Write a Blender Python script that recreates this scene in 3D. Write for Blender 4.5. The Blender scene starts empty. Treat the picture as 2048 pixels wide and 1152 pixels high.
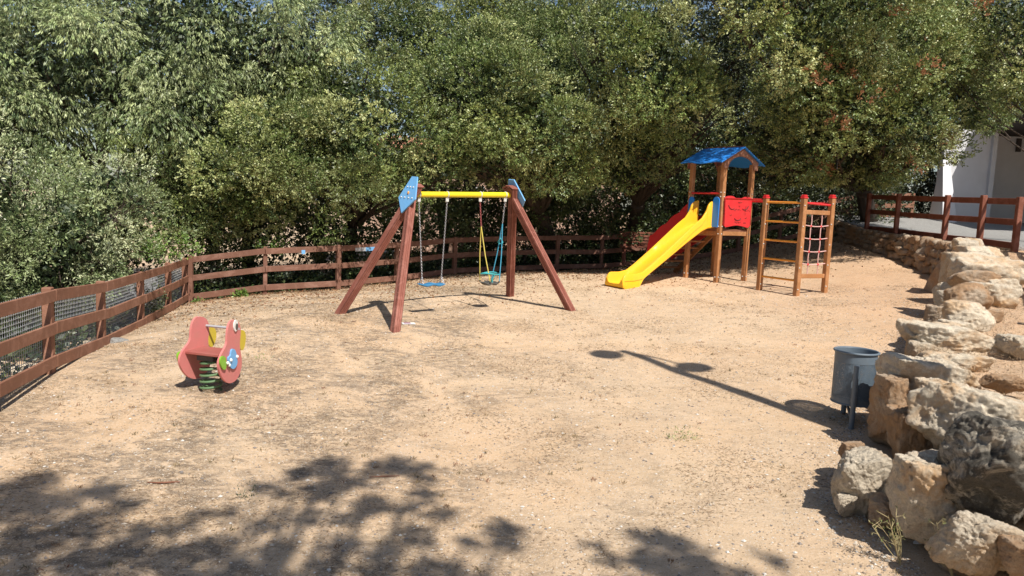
import bpy, bmesh, math, random
import numpy as np
from mathutils import Vector, Matrix, noise
# ------------------------------------------------------------------ camera, world, sun
S = bpy.context.scene; C = S.collection
f = 1500.; PITCH = math.radians(6.3); ROLL = math.radians(2.47)
Fw = np.array([0, math.cos(PITCH), -math.sin(PITCH)]); r0 = np.array([1, 0, 0.]); u0 = np.array([0, math.sin(PITCH), math.cos(PITCH)])
Up = math.cos(ROLL)*u0 - math.sin(ROLL)*r0; Rt = math.cos(ROLL)*r0 + math.sin(ROLL)*u0
cam = bpy.data.cameras.new('camera'); co = bpy.data.objects.new('camera', cam); C.objects.link(co)
cam.sensor_width = 36; cam.lens = 36*f/2048; cam.clip_end = 2000; cam.clip_start = .05
co.matrix_world = Matrix(((Rt[0], Up[0], -Fw[0], 0), (Rt[1], Up[1], -Fw[1], 0), (Rt[2], Up[2], -Fw[2], 0), (0, 0, 0, 1)))
S.camera = co
SUN_EL = math.radians(52); SUN_AZ = math.radians(28.5)      # azimuth: from behind the camera, to its right
sd = np.array([math.sin(SUN_AZ)*math.cos(SUN_EL), -math.cos(SUN_AZ)*math.cos(SUN_EL), math.sin(SUN_EL)])
W = bpy.data.worlds.new('World'); S.world = W; W.use_nodes = True
nt = W.node_tree; sky = nt.nodes.new('ShaderNodeTexSky'); sky.sky_type = 'NISHITA'; sky.sun_disc = False
sky.sun_elevation = SUN_EL; sky.sun_rotation = math.pi - SUN_AZ
nt.links.new(sky.outputs[0], nt.nodes['Background'].inputs[0]); nt.nodes['Background'].inputs[1].default_value = .07
sl = bpy.data.lights.new('sun', 'SUN'); so = bpy.data.objects.new('sun', sl); C.objects.link(so)
sl.energy = 4.6; sl.angle = math.radians(.53); sl.color = (1, .95, .87)
so.rotation_euler = Vector(sd).to_track_quat('Z', 'Y').to_euler()
S.view_settings.view_transform = 'Standard'; S.view_settings.look = 'None'; S.view_settings.exposure = .52; S.view_settings.gamma = 1
S.render.engine = 'CYCLES'; S.cycles.max_bounces = 6; S.cycles.transparent_max_bounces = 12; S.cycles.diffuse_bounces = 3
rng = np.random.default_rng(7); random.seed(7)
A_ = np.array

# ------------------------------------------------------------------ helpers
def ray(x, y): return Fw + Rt*(x-1024)/f - Up*(y-576)/f
def at(x, y, d):
    v = ray(x, y); return v*d/v[1]
def onplane(x, y, P, n):
    v = ray(x, y); return v*(np.dot(P, n)/np.dot(v, n))
def unit(v): v = np.array(v, float); return v/np.linalg.norm(v)

def mk(name, V, Fc, mat=None, parent=None, smooth=False, col=None):
    me = bpy.data.meshes.new(name); me.from_pydata([tuple(v) for v in V], [], [tuple(q) for q in Fc])
    o = bpy.data.objects.new(name, me); C.objects.link(o)
    if mat: me.materials.append(mat)
    if smooth: me.polygons.foreach_set('use_smooth', [True]*len(me.polygons))
    if parent: o.parent = parent
    me.update(); return o
def mkq(name, V, mat, parent=None, col=None, k=4, smooth=False):
    """V: (n*k,3) numpy, each k verts one face"""
    n = len(V)//k; me = bpy.data.meshes.new(name)
    me.vertices.add(len(V)); me.vertices.foreach_set('co', V.astype(np.float32).ravel())
    me.loops.add(len(V)); me.loops.foreach_set('vertex_index', np.arange(len(V), dtype=np.int32))
    me.polygons.add(n); me.polygons.foreach_set('loop_start', np.arange(0, n*k, k, dtype=np.int32))
    if smooth: me.polygons.foreach_set('use_smooth', np.ones(n, bool))
    me.update(calc_edges=True)
    if col is not None:
        a = me.attributes.new('Col', 'FLOAT_COLOR', 'POINT'); c4 = np.ones((len(V), 4), np.float32); c4[:, :3] = np.repeat(col, k, 0); a.data.foreach_set('color', c4.ravel())
    me.materials.append(mat); o = bpy.data.objects.new(name, me); C.objects.link(o)
    if parent: o.parent = parent
    return o
def tag(o, label=None, cat=None, group=None, kind=None):
    for k, v in (('label', label), ('category', cat), ('group', group), ('kind', kind)):
        if v: o[k] = v
    return o
def empty(name, loc, label, cat, group=None):
    o = bpy.data.objects.new(name, None); C.objects.link(o); o.location = loc; o.empty_display_size = .1
    return tag(o, label, cat, group)
class MB:
    """collects world-space shapes; build() links them as ONE mesh"""
    def __init__(s): s.V = []; s.F = []
    def add(s, V, Fc):
        n = len(s.V); s.V += [tuple(v) for v in V]; s.F += [tuple(i+n for i in q) for q in Fc]; return s
    def box(s, c, sx, sy, sz, X=(1, 0, 0), Y=(0, 1, 0), Z=(0, 0, 1), bev=0.0):
        c = A_(c, float); X = unit(X)*sx/2; Y = unit(Y)*sy/2; Z = unit(Z)*sz/2
        if bev <= 0:
            V = [c+a*X+b*Y+e*Z for e in (-1, 1) for b in (-1, 1) for a in (-1, 1)]
            return s.add(V, [(0, 2, 3, 1), (4, 5, 7, 6), (0, 1, 5, 4), (2, 6, 7, 3), (0, 4, 6, 2), (1, 3, 7, 5)])
        # chamfered along Z (the long axis)
        bx = 1-2*bev/sx; by = 1-2*bev/sy; bz = 1-2*bev/sz
        ring = [(bx, 1), (-bx, 1), (-1, by), (-1, -by), (-bx, -1), (bx, -1), (1, -by), (1, by)]
        V = []; 
        for e, sc in ((-1, .0), (-bz, 1), (bz, 1), (1, .0)):
            for (a, b) in ring:
                if sc == 0: a *= bx; b *= by
                V.append(c+a*X+b*Y+e*Z)
        Fc = [tuple(range(7, -1, -1)), tuple(range(24, 32))]
        for k in range(3):
            for i in range(8): j = (i+1) % 8; Fc.append((k*8+i, k*8+j, k*8+8+j, k*8+8+i))
        return s.add(V, Fc)
    def bar(s, p, q, w, h=None, up=(0, 0, 1), bev=.006):
        """board from p to q, w across, h along up"""
        p = A_(p, float); q = A_(q, float); h = h or w; d = q-p; L = np.linalg.norm(d); d = d/L
        sdv = np.cross(d, up); sdv = unit(sdv); u = np.cross(sdv, d)
        return s.box((p+q)/2, w, h, L, sdv, u, d, bev)
    def tube(s, pts, r, n=8, closed=False, cap=True):
        pts = [A_(p, float) for p in pts]; m = len(pts); R = r if hasattr(r, '__len__') else [r]*m
        V = []; pu = None
        for i, p in enumerate(pts):
            d = pts[(i+1) % m]-pts[i-1] if (closed or 0 < i < m-1) else (pts[1]-pts[0] if i == 0 else pts[-1]-pts[-2])
            d = unit(d)
            if pu is None: pu = np.cross(d, (0, 0, 1) if abs(d[2]) < .9 else (1, 0, 0))
            pu = unit(pu-d*np.dot(pu, d)); w = np.cross(d, pu)
            for k in range(n):
                a = 2*math.pi*k/n; V.append(p+R[i]*(math.cos(a)*pu+math.sin(a)*w))
        Fc = []
        for i in range(m if closed else m-1):
            for k in range(n):
                a = i*n+k; b = i*n+(k+1) % n; i2 = ((i+1) % m)*n; Fc.append((a, b, i2+(k+1) % n, i2+k))
        if cap and not closed: Fc += [tuple(range(n-1, -1, -1)), tuple((m-1)*n+k for k in range(n))]
        return s.add(V, Fc)
    def plate(s, P, nrm, th):
        """polygon P extruded by th along nrm"""
        nrm = unit(nrm); n = len(P); V = [A_(p) for p in P]+[A_(p)+nrm*th for p in P]
        return s.add(V, [tuple(range(n-1, -1, -1)), tuple(range(n, 2*n))]+[(i, (i+1) % n, n+(i+1) % n, n+i) for i in range(n)])
    def ball(s, c, r, n=10, m=6, sq=(1, 1, 1)):
        V = [A_(c)+A_((0, 0, -r*sq[2]))]
        for i in range(1, m):
            t = math.pi*i/m-math.pi/2
            for k in range(n):
                a = 2*math.pi*k/n; V.append(A_(c)+r*A_((math.cos(t)*math.cos(a)*sq[0], math.cos(t)*math.sin(a)*sq[1], math.sin(t)*sq[2])))
        V.append(A_(c)+A_((0, 0, r*sq[2]))); Fc = [(0, 1+(k+1) % n, 1+k) for k in range(n)]
        for i in range(m-2):
            for k in range(n): a = 1+i*n; Fc.append((a+k, a+(k+1) % n, a+n+(k+1) % n, a+n+k))
        e = len(V)-1; a = 1+(m-2)*n; Fc += [(a+k, a+(k+1) % n, e) for k in range(n)]
        return s.add(V, Fc)
    def build(s, name, mat, parent=None, smooth=False):
        inv = A_(parent_off(parent)); me = bpy.data.meshes.new(name)
        me.from_pydata([tuple(A_(v)-inv) for v in s.V], [], s.F)
        bm = bmesh.new(); bm.from_mesh(me); bmesh.ops.recalc_face_normals(bm, faces=bm.faces); bm.to_mesh(me); bm.free()
        me.materials.append(mat)
        if smooth:
            me.polygons.foreach_set('use_smooth', [True]*len(me.polygons))
            try: me.set_sharp_from_angle(angle=math.radians(35))
            except Exception: pass
        o = bpy.data.objects.new(name, me); C.objects.link(o)
        if parent: o.parent = parent
        me.update(); return o
def parent_off(p):
    v = Vector((0, 0, 0))
    while p is not None: v += p.location; p = p.parent
    return v

# ------------------------------------------------------------------ materials
class NT:
    def __init__(s, name):
        s.m = bpy.data.materials.new(name); s.m.use_nodes = True; s.t = s.m.node_tree; s.n = s.t.nodes; s.b = s.n['Principled BSDF']; s.out = s.n['Material Output']
        tc = s.n.new('ShaderNodeTexCoord'); s.obj = tc.outputs['Object']
        g = s.n.new('ShaderNodeNewGeometry'); s.pos = g.outputs['Position']
    def l(s, a, b): s.t.links.new(a, b)
    def val(s, inp, v):
        if isinstance(v, bpy.types.NodeSocket): s.l(v, inp)
        else: inp.default_value = v
    def noise(s, scale, det=4, rough=.6, co=None, dist=0, stretch=None):
        co = co or s.pos
        if stretch:
            mp = s.n.new('ShaderNodeMapping'); mp.inputs['Scale'].default_value = stretch; s.l(co, mp.inputs[0]); co = mp.outputs[0]
        n = s.n.new('ShaderNodeTexNoise'); s.l(co, n.inputs['Vector']); n.inputs['Scale'].default_value = scale; n.inputs['Detail'].default_value = det; n.inputs['Roughness'].default_value = rough; n.inputs['Distortion'].default_value = dist
        return n.outputs['Fac']
    def vor(s, scale, feat='F1', out='Distance', co=None):
        n = s.n.new('ShaderNodeTexVoronoi'); n.feature = feat; s.l(co or s.pos, n.inputs['Vector']); n.inputs['Scale'].default_value = scale
        return n.outputs[out]
    def ramp(s, fac, stops):
        r = s.n.new('ShaderNodeValToRGB'); s.l(fac, r.inputs[0]); e = r.color_ramp.elements
        while len(e) < len(stops): e.new(.5)
        for x, (p, c) in zip(e, stops):
            x.position = p; x.color = (c, c, c, 1) if not hasattr(c, '__len__') else (*c, 1)
        return r.outputs[0]
    def mix(s, fac, a, b, mode='MIX'):
        n = s.n.new('ShaderNodeMix'); n.data_type = 'RGBA'; n.blend_type = mode
        s.val(n.inputs[0], fac)
        for i, v in ((6, a), (7, b)):
            if isinstance(v, tuple): v = (*v[:3], 1)
            s.val(n.inputs[i], v)
        return n.outputs[2]
    def math(s, op, a, b=0.):
        n = s.n.new('ShaderNodeMath'); n.operation = op; s.val(n.inputs[0], a); s.val(n.inputs[1], b); return n.outputs[0]
    def bump(s, h, strength=.5, dist=.01, prev=None):
        n = s.n.new('ShaderNodeBump'); s.l(h, n.inputs['Height']); n.inputs['Strength'].default_value = strength; n.inputs['Distance'].default_value = dist
        if prev is not None: s.l(prev, n.inputs['Normal'])
        return n.outputs[0]
    def fin(s, col, rough=.8, nrm=None, spec=.5, metal=0):
        s.val(s.b.inputs['Base Color'], (*col, 1) if isinstance(col, tuple) else col); s.val(s.b.inputs['Roughness'], rough)
        if nrm is not None: s.l(nrm, s.b.inputs['Normal'])
        s.b.inputs['Specular IOR Level'].default_value = spec; s.b.inputs['Metallic'].default_value = metal
        return s.m
def painted(name, c, rough=.4, wear=.25, dirt=(.25, .2, .15), spec=.5, fine=30):
    t = NT(name); n = t.noise(6, 6, .65); n2 = t.noise(fine, 5, .7)
    col = t.mix(t.ramp(n, [(.35, 0.), (.75, wear)]), c, dirt)
    col = t.mix(t.ramp(n2, [(.3, 0.), (.8, .35)]), col, tuple(min(1, x*1.25+.02) for x in c))
    return t.fin(col, t.ramp(n2, [(.2, rough*.8), (.8, min(1, rough*1.5))]), t.bump(n2, .15, .003), spec)
def wood(name, c, c2, rough=.7, sc=(3, 3, 3), grain=22):
    t = NT(name); big = t.noise(1.6, 4, .6); n = t.noise(grain, 6, .7, stretch=sc); n3 = t.noise(90, 3, .6)
    col = t.mix(n, c2, c); col = t.mix(t.ramp(big, [(.38, 0.), (.66, .65)]), col, tuple(x*.58 for x in c)); col = t.mix(t.ramp(t.noise(3.3, 6, .7, dist=1.), [(.48, 0.), (.70, .6)]), col, tuple(min(1, x*1.2+.06) for x in c))
    col = t.mix(t.ramp(n3, [(.62, 0.), (.75, .4)]), col, tuple(min(1, x*1.6+.06) for x in c))
    return t.fin(col, rough, t.bump(n, .5, .004), .3)
M = {}
M['fence'] = wood('fence_wood', (.32, .15, .092), (.19, .092, .06), sc=(1, 1, 5))
M['fence_back'] = wood('darker_fence_wood', (.24, .115, .075), (.13, .062, .045), sc=(1, 1, 5))  # darker brown than the left fence wood
M['fence_dark'] = wood('dark_stained_wood', (.25, .085, .05), (.15, .05, .03), sc=(1, 1, 5))
M['swingleg'] = wood('swing_wood', (.31, .115, .08), (.18, .055, .04), sc=(6, 6, .5), grain=30)
M['post'] = wood('play_post_wood', (.44, .21, .085), (.34, .14, .055), rough=.5, sc=(6, 6, .6), grain=26)
M['dkwood'] = wood('dark_brown_wood', (.26, .11, .06), (.16, .06, .035))  # plain dark brown for deck, ridge strip and sticks
M['yellow'] = painted('yellow_plastic', (.88, .43, .012), .32, .3, (.62, .36, .08))
M['yellowbeam'] = painted('yellow_painted_steel', (.78, .62, .01), .35, .10)
M['yrope'] = painted('yellow_rope', (.62, .52, .10), .8, .3)
M['brope'] = painted('blue_rope', (.03, .27, .42), .8, .2)
M['teal'] = painted('teal_rope', (.03, .32, .34), .6, .2)
M['orange'] = painted('orange_painted_steel', (.70, .28, .03), .35, .12)
M['blue'] = painted('blue_panel', (.015, .21, .68), .35, .08)
M['lblue'] = painted('light_blue_panel', (.14, .38, .68), .4, .18)
M['red'] = painted('red_plastic', (.58, .018, .022), .38, .1)
M['rubber'] = painted('black_rubber', (.05, .052, .05), .75, .3)
M['seatblue'] = painted('blue_seat_plastic', (.02, .16, .33), .5, .15)
M['pink'] = painted('faded_pink_plywood', (.56, .17, .16), .5, .55, (.44, .22, .17), fine=18)
M['pinkdk'] = painted('dull_red_plywood', (.30, .075, .06), .55, .35, (.36, .2, .16))
M['green'] = painted('lime_green_plastic', (.20, .42, .03), .35, .12)
M['spring'] = painted('green_spring_steel', (.09, .19, .085), .5, .3, (.2, .12, .08))
M['beak'] = painted('yellow_board', (.55, .42, .03), .5, .25)
M['white'] = painted('white_plastic', (.75, .75, .72), .4, .15)
M['grey'] = painted('grey_steel', (.35, .36, .38), .4, .2)
M['cream'] = painted('cream_rope', (.60, .38, .34), .8, .35, (.5, .1, .1))
t = NT('galvanised_chain'); M['chain'] = t.fin((.42, .41, .42), .38, None, .5, .75)
M['bolt'] = painted('zinc_bolt', (.55, .55, .52), .4, .1)
M['bin'] = painted('blue_grey_bin_paint', (.105, .14, .175), .42, .25, (.2, .18, .15))
M['darkline'] = painted('dark_groove', (.14, .004, .006), .6, .1)
M['straw'] = painted('dry_stem', (.34, .28, .14), .8, .3); M['paper'] = painted('paper', (.75, .74, .72), .7, .2); M['print'] = painted('printed_paper', (.25, .10, .22), .6, .3)
M['rope_red'] = painted('red_chain_cover', (.35, .08, .08), .7, .3)
def perforated():
    t = NT('perforated_steel'); n = t.noise(30, 3)
    v = t.vor(170, co=t.obj); hole = t.math('LESS_THAN', v, .43)
    t.fin((.105, .14, .175), .5); tr = t.n.new('ShaderNodeBsdfTransparent'); mx = t.n.new('ShaderNodeMixShader')
    t.l(hole, mx.inputs[0]); t.l(t.b.outputs[0], mx.inputs[1]); t.l(tr.outputs[0], mx.inputs[2]); t.l(mx.outputs[0], t.out.inputs[0]); return t.m
M['perf'] = perforated()
def ground_mat(name, tint=1., litter=0.):
    t = NT(name); big = t.noise(.32, 5, .6); mid = t.noise(1.5, 8, .72, dist=.3); st = t.noise(5.5, 10, .8, dist=.8, stretch=(1, 1.7, 1)); fin = t.noise(38, 6, .75); fin2 = t.noise(120, 4, .8)
    sand = t.mix(t.ramp(big, [(.35, 0.), (.68, 1.)]), (.60, .435, .275), (.61, .39, .215))
    sand = t.mix(t.ramp(mid, [(.3, 0.), (.7, .6)]), sand, (.65, .49, .345))
    patch = t.noise(.9, 7, .7, dist=.6, co=None)
    msk = t.math('MULTIPLY', t.ramp(patch, [(.41-litter, 0.), (.54-litter*.6, 1.)]), t.ramp(st, [(.42-litter*.4, 0.), (.56, 1.)]))
    sx = t.n.new('ShaderNodeSeparateXYZ'); t.l(t.pos, sx.inputs[0]); mr = t.n.new('ShaderNodeMapRange'); t.l(t.math('ADD', sx.outputs[0], t.math('MULTIPLY', t.noise(.5, 3), 3.)), mr.inputs[0]); mr.inputs[1].default_value = .3; mr.inputs[2].default_value = 2.8; mr.inputs[3].default_value = 1.; mr.inputs[4].default_value = .32
    mr2 = t.n.new('ShaderNodeMapRange'); t.l(t.math('ADD', sx.outputs[0], t.math('MULTIPLY', t.noise(.8, 4), 4.)), mr2.inputs[0]); mr2.inputs[1].default_value = 5.5; mr2.inputs[2].default_value = 9.; sand = t.mix(t.math('MULTIPLY', mr2.outputs[0], .6), sand, (.52, .30, .165))
    msk = t.math('MULTIPLY', msk, mr.outputs[0])
    col = t.mix(t.math('MULTIPLY', msk, .95), sand, (.19, .14, .095))
    col = t.mix(t.ramp(fin, [(.52, 0.), (.74, .5)]), col, (.27, .19, .12))
    col = t.mix(t.ramp(fin2, [(.52, 0.), (.68, .75)]), col, (.76, .65, .53)); gr = t.noise(75, 5, .85); col = t.mix(t.ramp(gr, [(.55, 0.), (.68, .6)]), col, (.30, .21, .14)); sp = t.vor(34, out='Color'); bw2 = t.n.new('ShaderNodeRGBToBW'); t.l(sp, bw2.inputs[0]); col = t.mix(t.math('MULTIPLY', t.math('GREATER_THAN', bw2.outputs[0], .72), t.math('LESS_THAN', t.vor(34), .22)), col, (.24, .17, .11))
    v = t.vor(55, out='Color'); vd = t.vor(55)
    bw = t.n.new('ShaderNodeRGBToBW'); t.l(v, bw.inputs[0])
    peb = t.math('MULTIPLY', t.math('GREATER_THAN', bw.outputs[0], .70), t.math('LESS_THAN', vd, .34))
    col = t.mix(t.math('MULTIPLY', peb, .8), col, t.mix(v, (.34, .27, .2), (.68, .6, .5)))
    b1 = t.bump(mid, .5, .05); b2 = t.bump(st, .6, .03, b1); b3 = t.bump(fin, .9, .012, b2); b4 = t.bump(fin2, .7, .004, b3)
    return t.fin(col, .95, b4, .15)
M['ground'] = ground_mat('sandy_dirt'); M['terrace'] = ground_mat('terrace_dirt', litter=.04)
def rock_mat(name, base, stain, dark, sa=.5, da=.3):
    t = NT(name); o = t.n.new('ShaderNodeObjectInfo'); a = t.noise(1.8, 7, .68, dist=.8); b = t.noise(5, 9, .75, dist=1.2); c = t.noise(26, 8, .78); d = t.noise(3.1, 9, .74, dist=.5, stretch=(1, 1, 1.4))
    col = t.mix(t.ramp(c, [(.3, 0.), (.7, 1.)]), tuple(x*.68 for x in base), tuple(min(1, x*1.14) for x in base))
    col = t.mix(t.ramp(a, [(1-sa-.06, 0.), (1-sa+.1, .85)]), col, stain)
    col = t.mix(t.ramp(b, [(.54, 0.), (.76, .45)]), col, tuple(x*.75 for x in stain))
    col = t.mix(t.ramp(d, [(1-da-.03, 0.), (1-da+.07, .88)]), col, dark)
    w = t.vor(4, feat='DISTANCE_TO_EDGE'); crk = t.ramp(t.noise(3.4, 9, .8, dist=2), [(.485, 0.), (.5, .55), (.515, 0.)])
    col = t.mix(crk, col, tuple(x*.4 for x in base))
    e = t.noise(70, 6, .8); v2 = t.vor(9, feat='DISTANCE_TO_EDGE', co=None); hb = t.bump(b, .8, .07); hb = t.bump(crk, -.6, .02, hb); hb = t.bump(t.ramp(t.noise(9, 8, .7, dist=2.5), [(.35, 0.), (.5, 1.), (.62, .3)]), .6, .025, hb); hb = t.bump(c, .8, .018, hb); hb = t.bump(e, .7, .006, hb)
    return t.fin(col, .92, hb, .2)
M['rock'] = rock_mat('pale_limestone', (.86, .745, .58), (.68, .42, .21), (.30, .24, .18), .46, .29)
M['rockg'] = rock_mat('grey_limestone', (.74, .64, .50), (.58, .37, .19), (.26, .21, .16), .45, .33)
M['rockb'] = rock_mat('rusty_limestone', (.58, .46, .34), (.46, .27, .14), (.24, .17, .11), .52, .34)
M['rockd'] = rock_mat('black_lichened_limestone', (.62, .55, .44), (.42, .28, .16), (.05, .048, .044), .40, .57)
M['concrete'] = rock_mat('concrete', (.42, .41, .39), (.36, .33, .29), (.2, .2, .19), .35, .25)
def wallmat(name, c):
    t = NT(name); n = t.noise(2, 6, .6); m = t.noise(40, 5, .7); col = t.mix(t.ramp(n, [(.35, 0.), (.7, .35)]), c, tuple(x*.75 for x in c)); return t.fin(col, .9, t.bump(m, .4, .01), .2)
M['render'] = wallmat('white_render', (.60, .60, .62)); M['salmon'] = wallmat('salmon_render', (.62, .42, .32)); M['beige'] = wallmat('beige_render', (.62, .55, .45)); M['tile'] = wallmat('terracotta_tiles', (.50, .24, .15)); M['dark'] = wallmat('dark_roof_edge', (.07, .06, .055))
def leafmat(name, tr=.28, gloss=.6):
    t = NT(name); a = t.n.new('ShaderNodeAttribute'); a.attribute_name = 'Col'; t.l(a.outputs['Color'], t.b.inputs['Base Color']); t.b.inputs['Roughness'].default_value = .48; t.b.inputs['Specular IOR Level'].default_value = gloss
    tl = t.n.new('ShaderNodeBsdfTranslucent'); mx = t.n.new('ShaderNodeMixShader'); mx.inputs[0].default_value = tr; t.l(a.outputs['Color'], tl.inputs[0])
    t.l(t.b.outputs[0], mx.inputs[1]); t.l(tl.outputs[0], mx.inputs[2]); t.l(mx.outputs[0], t.out.inputs[0]); return t.m
M['leaf'] = leafmat('leaves', .10); M['dry'] = leafmat('dry_leaves', .15, .15)
def barkmat():
    t = NT('bark'); n = t.noise(14, 7, .75, stretch=(2, 2, .5)); return t.fin(t.mix(n, (.04, .03, .025), (.12, .095, .075)), .95, t.bump(n, 1., .03), .2)
M['bark'] = barkmat()

# ------------------------------------------------------------------ ground heights (thin plate spline through surveyed points)
def _k(r2): return np.where(r2 > 1e-9, r2*np.log(np.maximum(r2, 1e-9)), 0)
CP = [at(*p) for p in [(422, 782, 7.7), (110, 745, 8.3), (375, 606, 15.8), (530, 589, 16.2), (676, 579, 16.9), (795, 565, 18), (908, 550, 19.2), (1113, 542, 20.6), (1203, 540, 21), (1385, 523, 21.8), (1560, 487, 22.3),
      (680, 627, 11.98), (790, 664, 10.89), (1020, 592, 14.23), (1142, 622, 13.05), (1371, 555, 17.0), (1432, 565, 16.3), (1485, 562, 16.8), (1518, 580, 15.3), (1592, 592, 14.5), (1648, 585, 14.8), (1235, 584, 14.7),
      (1684, 858, 7.1), (1880, 562, 15.2), (1800, 522, 17.7), (1715, 492, 20.1), (1840, 650, 11.4), (1790, 740, 9.4), (1690, 1045, 5.1), (1024, 1152, 4.45), (0, 1152, 4.25), (1215, 708, 10.0), (850, 760, 8.6)]]
CP += [A_((-9, 4, -2.6)), A_((-11, 12, -3.4)), A_((6, 1, -2.5)), A_((-3, -3, -2.7)), A_((12, 10, -1.8)), A_((14, 20, -1.2)), A_((4, 28, -1.5)), A_((-8, 26, -3.2)), A_((14, 30, -.6)), A_((-20, 20, -4)), A_((4, -6, -2.8))]
CP = A_(CP)
def _tps(CP):
    n = len(CP); d = CP[:, None, :2]-CP[None, :, :2]; K = _k((d**2).sum(-1)) + np.eye(n)*.6; P = np.c_[np.ones(n), CP[:, :2]]
    Am = np.zeros((n+3, n+3)); Am[:n, :n] = K; Am[:n, n:] = P; Am[n:, :n] = P.T; return np.linalg.solve(Am, np.r_[CP[:, 2], 0, 0, 0])
TW = _tps(CP)
def G(x, y):
    x = np.asarray(x, float); y = np.asarray(y, float); sh = x.shape; x = x.ravel(); y = y.ravel(); xc = np.clip(x, -24, 22); yc = np.clip(y, -8, 34)
    z = TW[-3]+TW[-2]*xc+TW[-1]*yc
    for i in range(len(CP)): z = z+TW[i]*_k((xc-CP[i, 0])**2+(yc-CP[i, 1])**2)
    z = np.clip(z, -5, 1)
    z = z + .012*np.sin(x*2.3+1.1*np.sin(y*1.7))*np.cos(y*1.9+x) + .006*np.sin(x*7.1+y*3)*np.sin(y*6.3)
    return z.reshape(sh)
def g1(x, y): return float(G(x, y))
def gp(px, py, dz=0.):
    """point of the ground seen at a photo pixel"""
    v = ray(px, py); v = v/v[1]; T = np.arange(2.5, 40, .02); z = G(v[0]*T, T); i = np.argmax(v[2]*T <= z); P = v*T[i]; return A_((P[0], P[1], z[i]+dz))
def axis(vals): return np.unique(np.concatenate(vals))
xs = axis([np.linspace(-400, -40, 12), np.linspace(-40, -10, 30), np.arange(-10, 12, .14), np.linspace(12, 40, 28), np.linspace(40, 400, 12)])
ys = axis([np.linspace(-300, -14, 10), np.linspace(-14, 2, 30), np.arange(2, 24, .14), np.linspace(24, 60, 30), np.linspace(60, 600, 14)])
def gridmesh(name, X, Y, Z, mat):
    ny, nx = X.shape; V = np.stack([X, Y, Z], -1).reshape(-1, 3); i = np.arange(ny*nx).reshape(ny, nx)
    q = np.stack([i[:-1, :-1], i[:-1, 1:], i[1:, 1:], i[1:, :-1]], -1).reshape(-1, 4)
    o = mk(name, V, q.tolist(), mat, smooth=True); return o
XX, YY = np.meshgrid(xs, ys)
tag(gridmesh('ground', XX, YY, G(XX, YY), M['ground']), kind='structure')
# terrace to the right of the rock wall
WY = A_([-6, 2.5, 4.0, 5.1, 6.7, 7.9, 9.5, 11.2, 13.0, 14.5, 16, 18, 20.5, 22.5]); WX = A_([3.6, 3.1, 2.75, 2.6, 3.3, 3.9, 4.9, 6.2, 7.6, 8.5, 8.9, 9.1, 9.25, 9.35])
def wallx(y): return np.interp(y, WY, WX)
def zt(y): return np.interp(y, [-6, 3, 5, 7, 9, 11.5, 13, 14.4, 20.6, 24, 34], [-1.65, -1.65, -1.54, -1.38, -1.22, -.93, -.68, -.46, -.30, .06, .2])
ty = np.concatenate([np.arange(-6, 3, .5), np.arange(3, 23.6, .13), np.arange(23.6, 36, 1.)]); tt = np.concatenate([[0, .0001], np.arange(.12, 8, .15), np.arange(8, 40, 2.)])
TX, TY = np.meshgrid(tt, ty); wx = wallx(TY)+.42; X_ = wx+TX
Z_ = zt(TY) + .03*np.sin(X_*3+TY*2)*np.sin(TY*2.7)+.015*np.sin(X_*9)*np.cos(TY*8) - .25*np.exp(-TX/.35); Z_[:, 0] = G(X_[:, 0], TY[:, 0])-.2
tag(gridmesh('terrace_ground', X_, TY, Z_, M['terrace']), kind='structure')
# concrete apron on the terrace
m = MB(); N = 10; V = []
sy = A_([14.7, 17, 20.6, 22.3, 24.05]); sz = zt(sy)+.07
for y, z in zip(sy, sz): V += [(9.72, y, z-.2), (9.72, y, z), (24, y, z), (24, y, z-.2)]
Fc = [(4*i+j, 4*i+4+j, 4*i+5+j, 4*i+1+j) for i in range(4) for j in range(3)]+[(0, 1, 2, 3), (19, 18, 17, 16)]
m.add(V, Fc); tag(m.build('concrete_path', M['concrete']), kind='structure')
#@@SPLIT@@
# ------------------------------------------------------------------ white building on the terrace
b = empty('building', (15, 24.2, .1), 'white rendered building with dark eaves behind the brown fence on the terrace', 'building')
m = MB(); m.box((14.3, 24.35, 1.35), 1.55, .3, 3.3); m.box((21.5, 25.75, 1.35), 14, .3, 3.3); m.box((15.0, 25.1, 1.35), .16, 1.2, 3.3); m.box((15.05, 24.15, 1.35), .14, .12, 3.3); m.box((14.75, 25.4, 1.35), .24, 1.8, 3.3)
m.build('wall', M['render'], b)
m = MB(); y0 = 24.19   # sloping buttress at the left end
A1 = [(13.20, y0-.9, -.1), (13.66, y0-.9, -.1), (13.66, y0, -.1), (13.20, y0, -.1), (13.44, y0-.12, 2.0), (13.66, y0-.12, 2.0), (13.66, y0, 2.0), (13.44, y0, 2.0)]
m.add(A1, [(0, 1, 5, 4), (1, 2, 6, 5), (2, 3, 7, 6), (3, 0, 4, 7), (4, 5, 6, 7), (3, 2, 1, 0)]); m.build('buttress', M['render'], b)
m = MB(); m.box((14.35, 24.12, .28), 1.4, .12, .55); m.build('plinth', M['render'], b)
m = MB(); m.box((22.2, 24.0, 3.15), 15.4, 9.0, .22); m.build('roof', M['dark'], b)
m = MB(); m.box((16.75, 25.58, 2.72), .16, .06, .44); m.build('vent_slot', M['dark'], b)
m = MB(); m.box((17.0, 23.2, 1.4), .9, 2.0, 3.2); m.build('pillar', M['concrete'], b)
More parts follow.
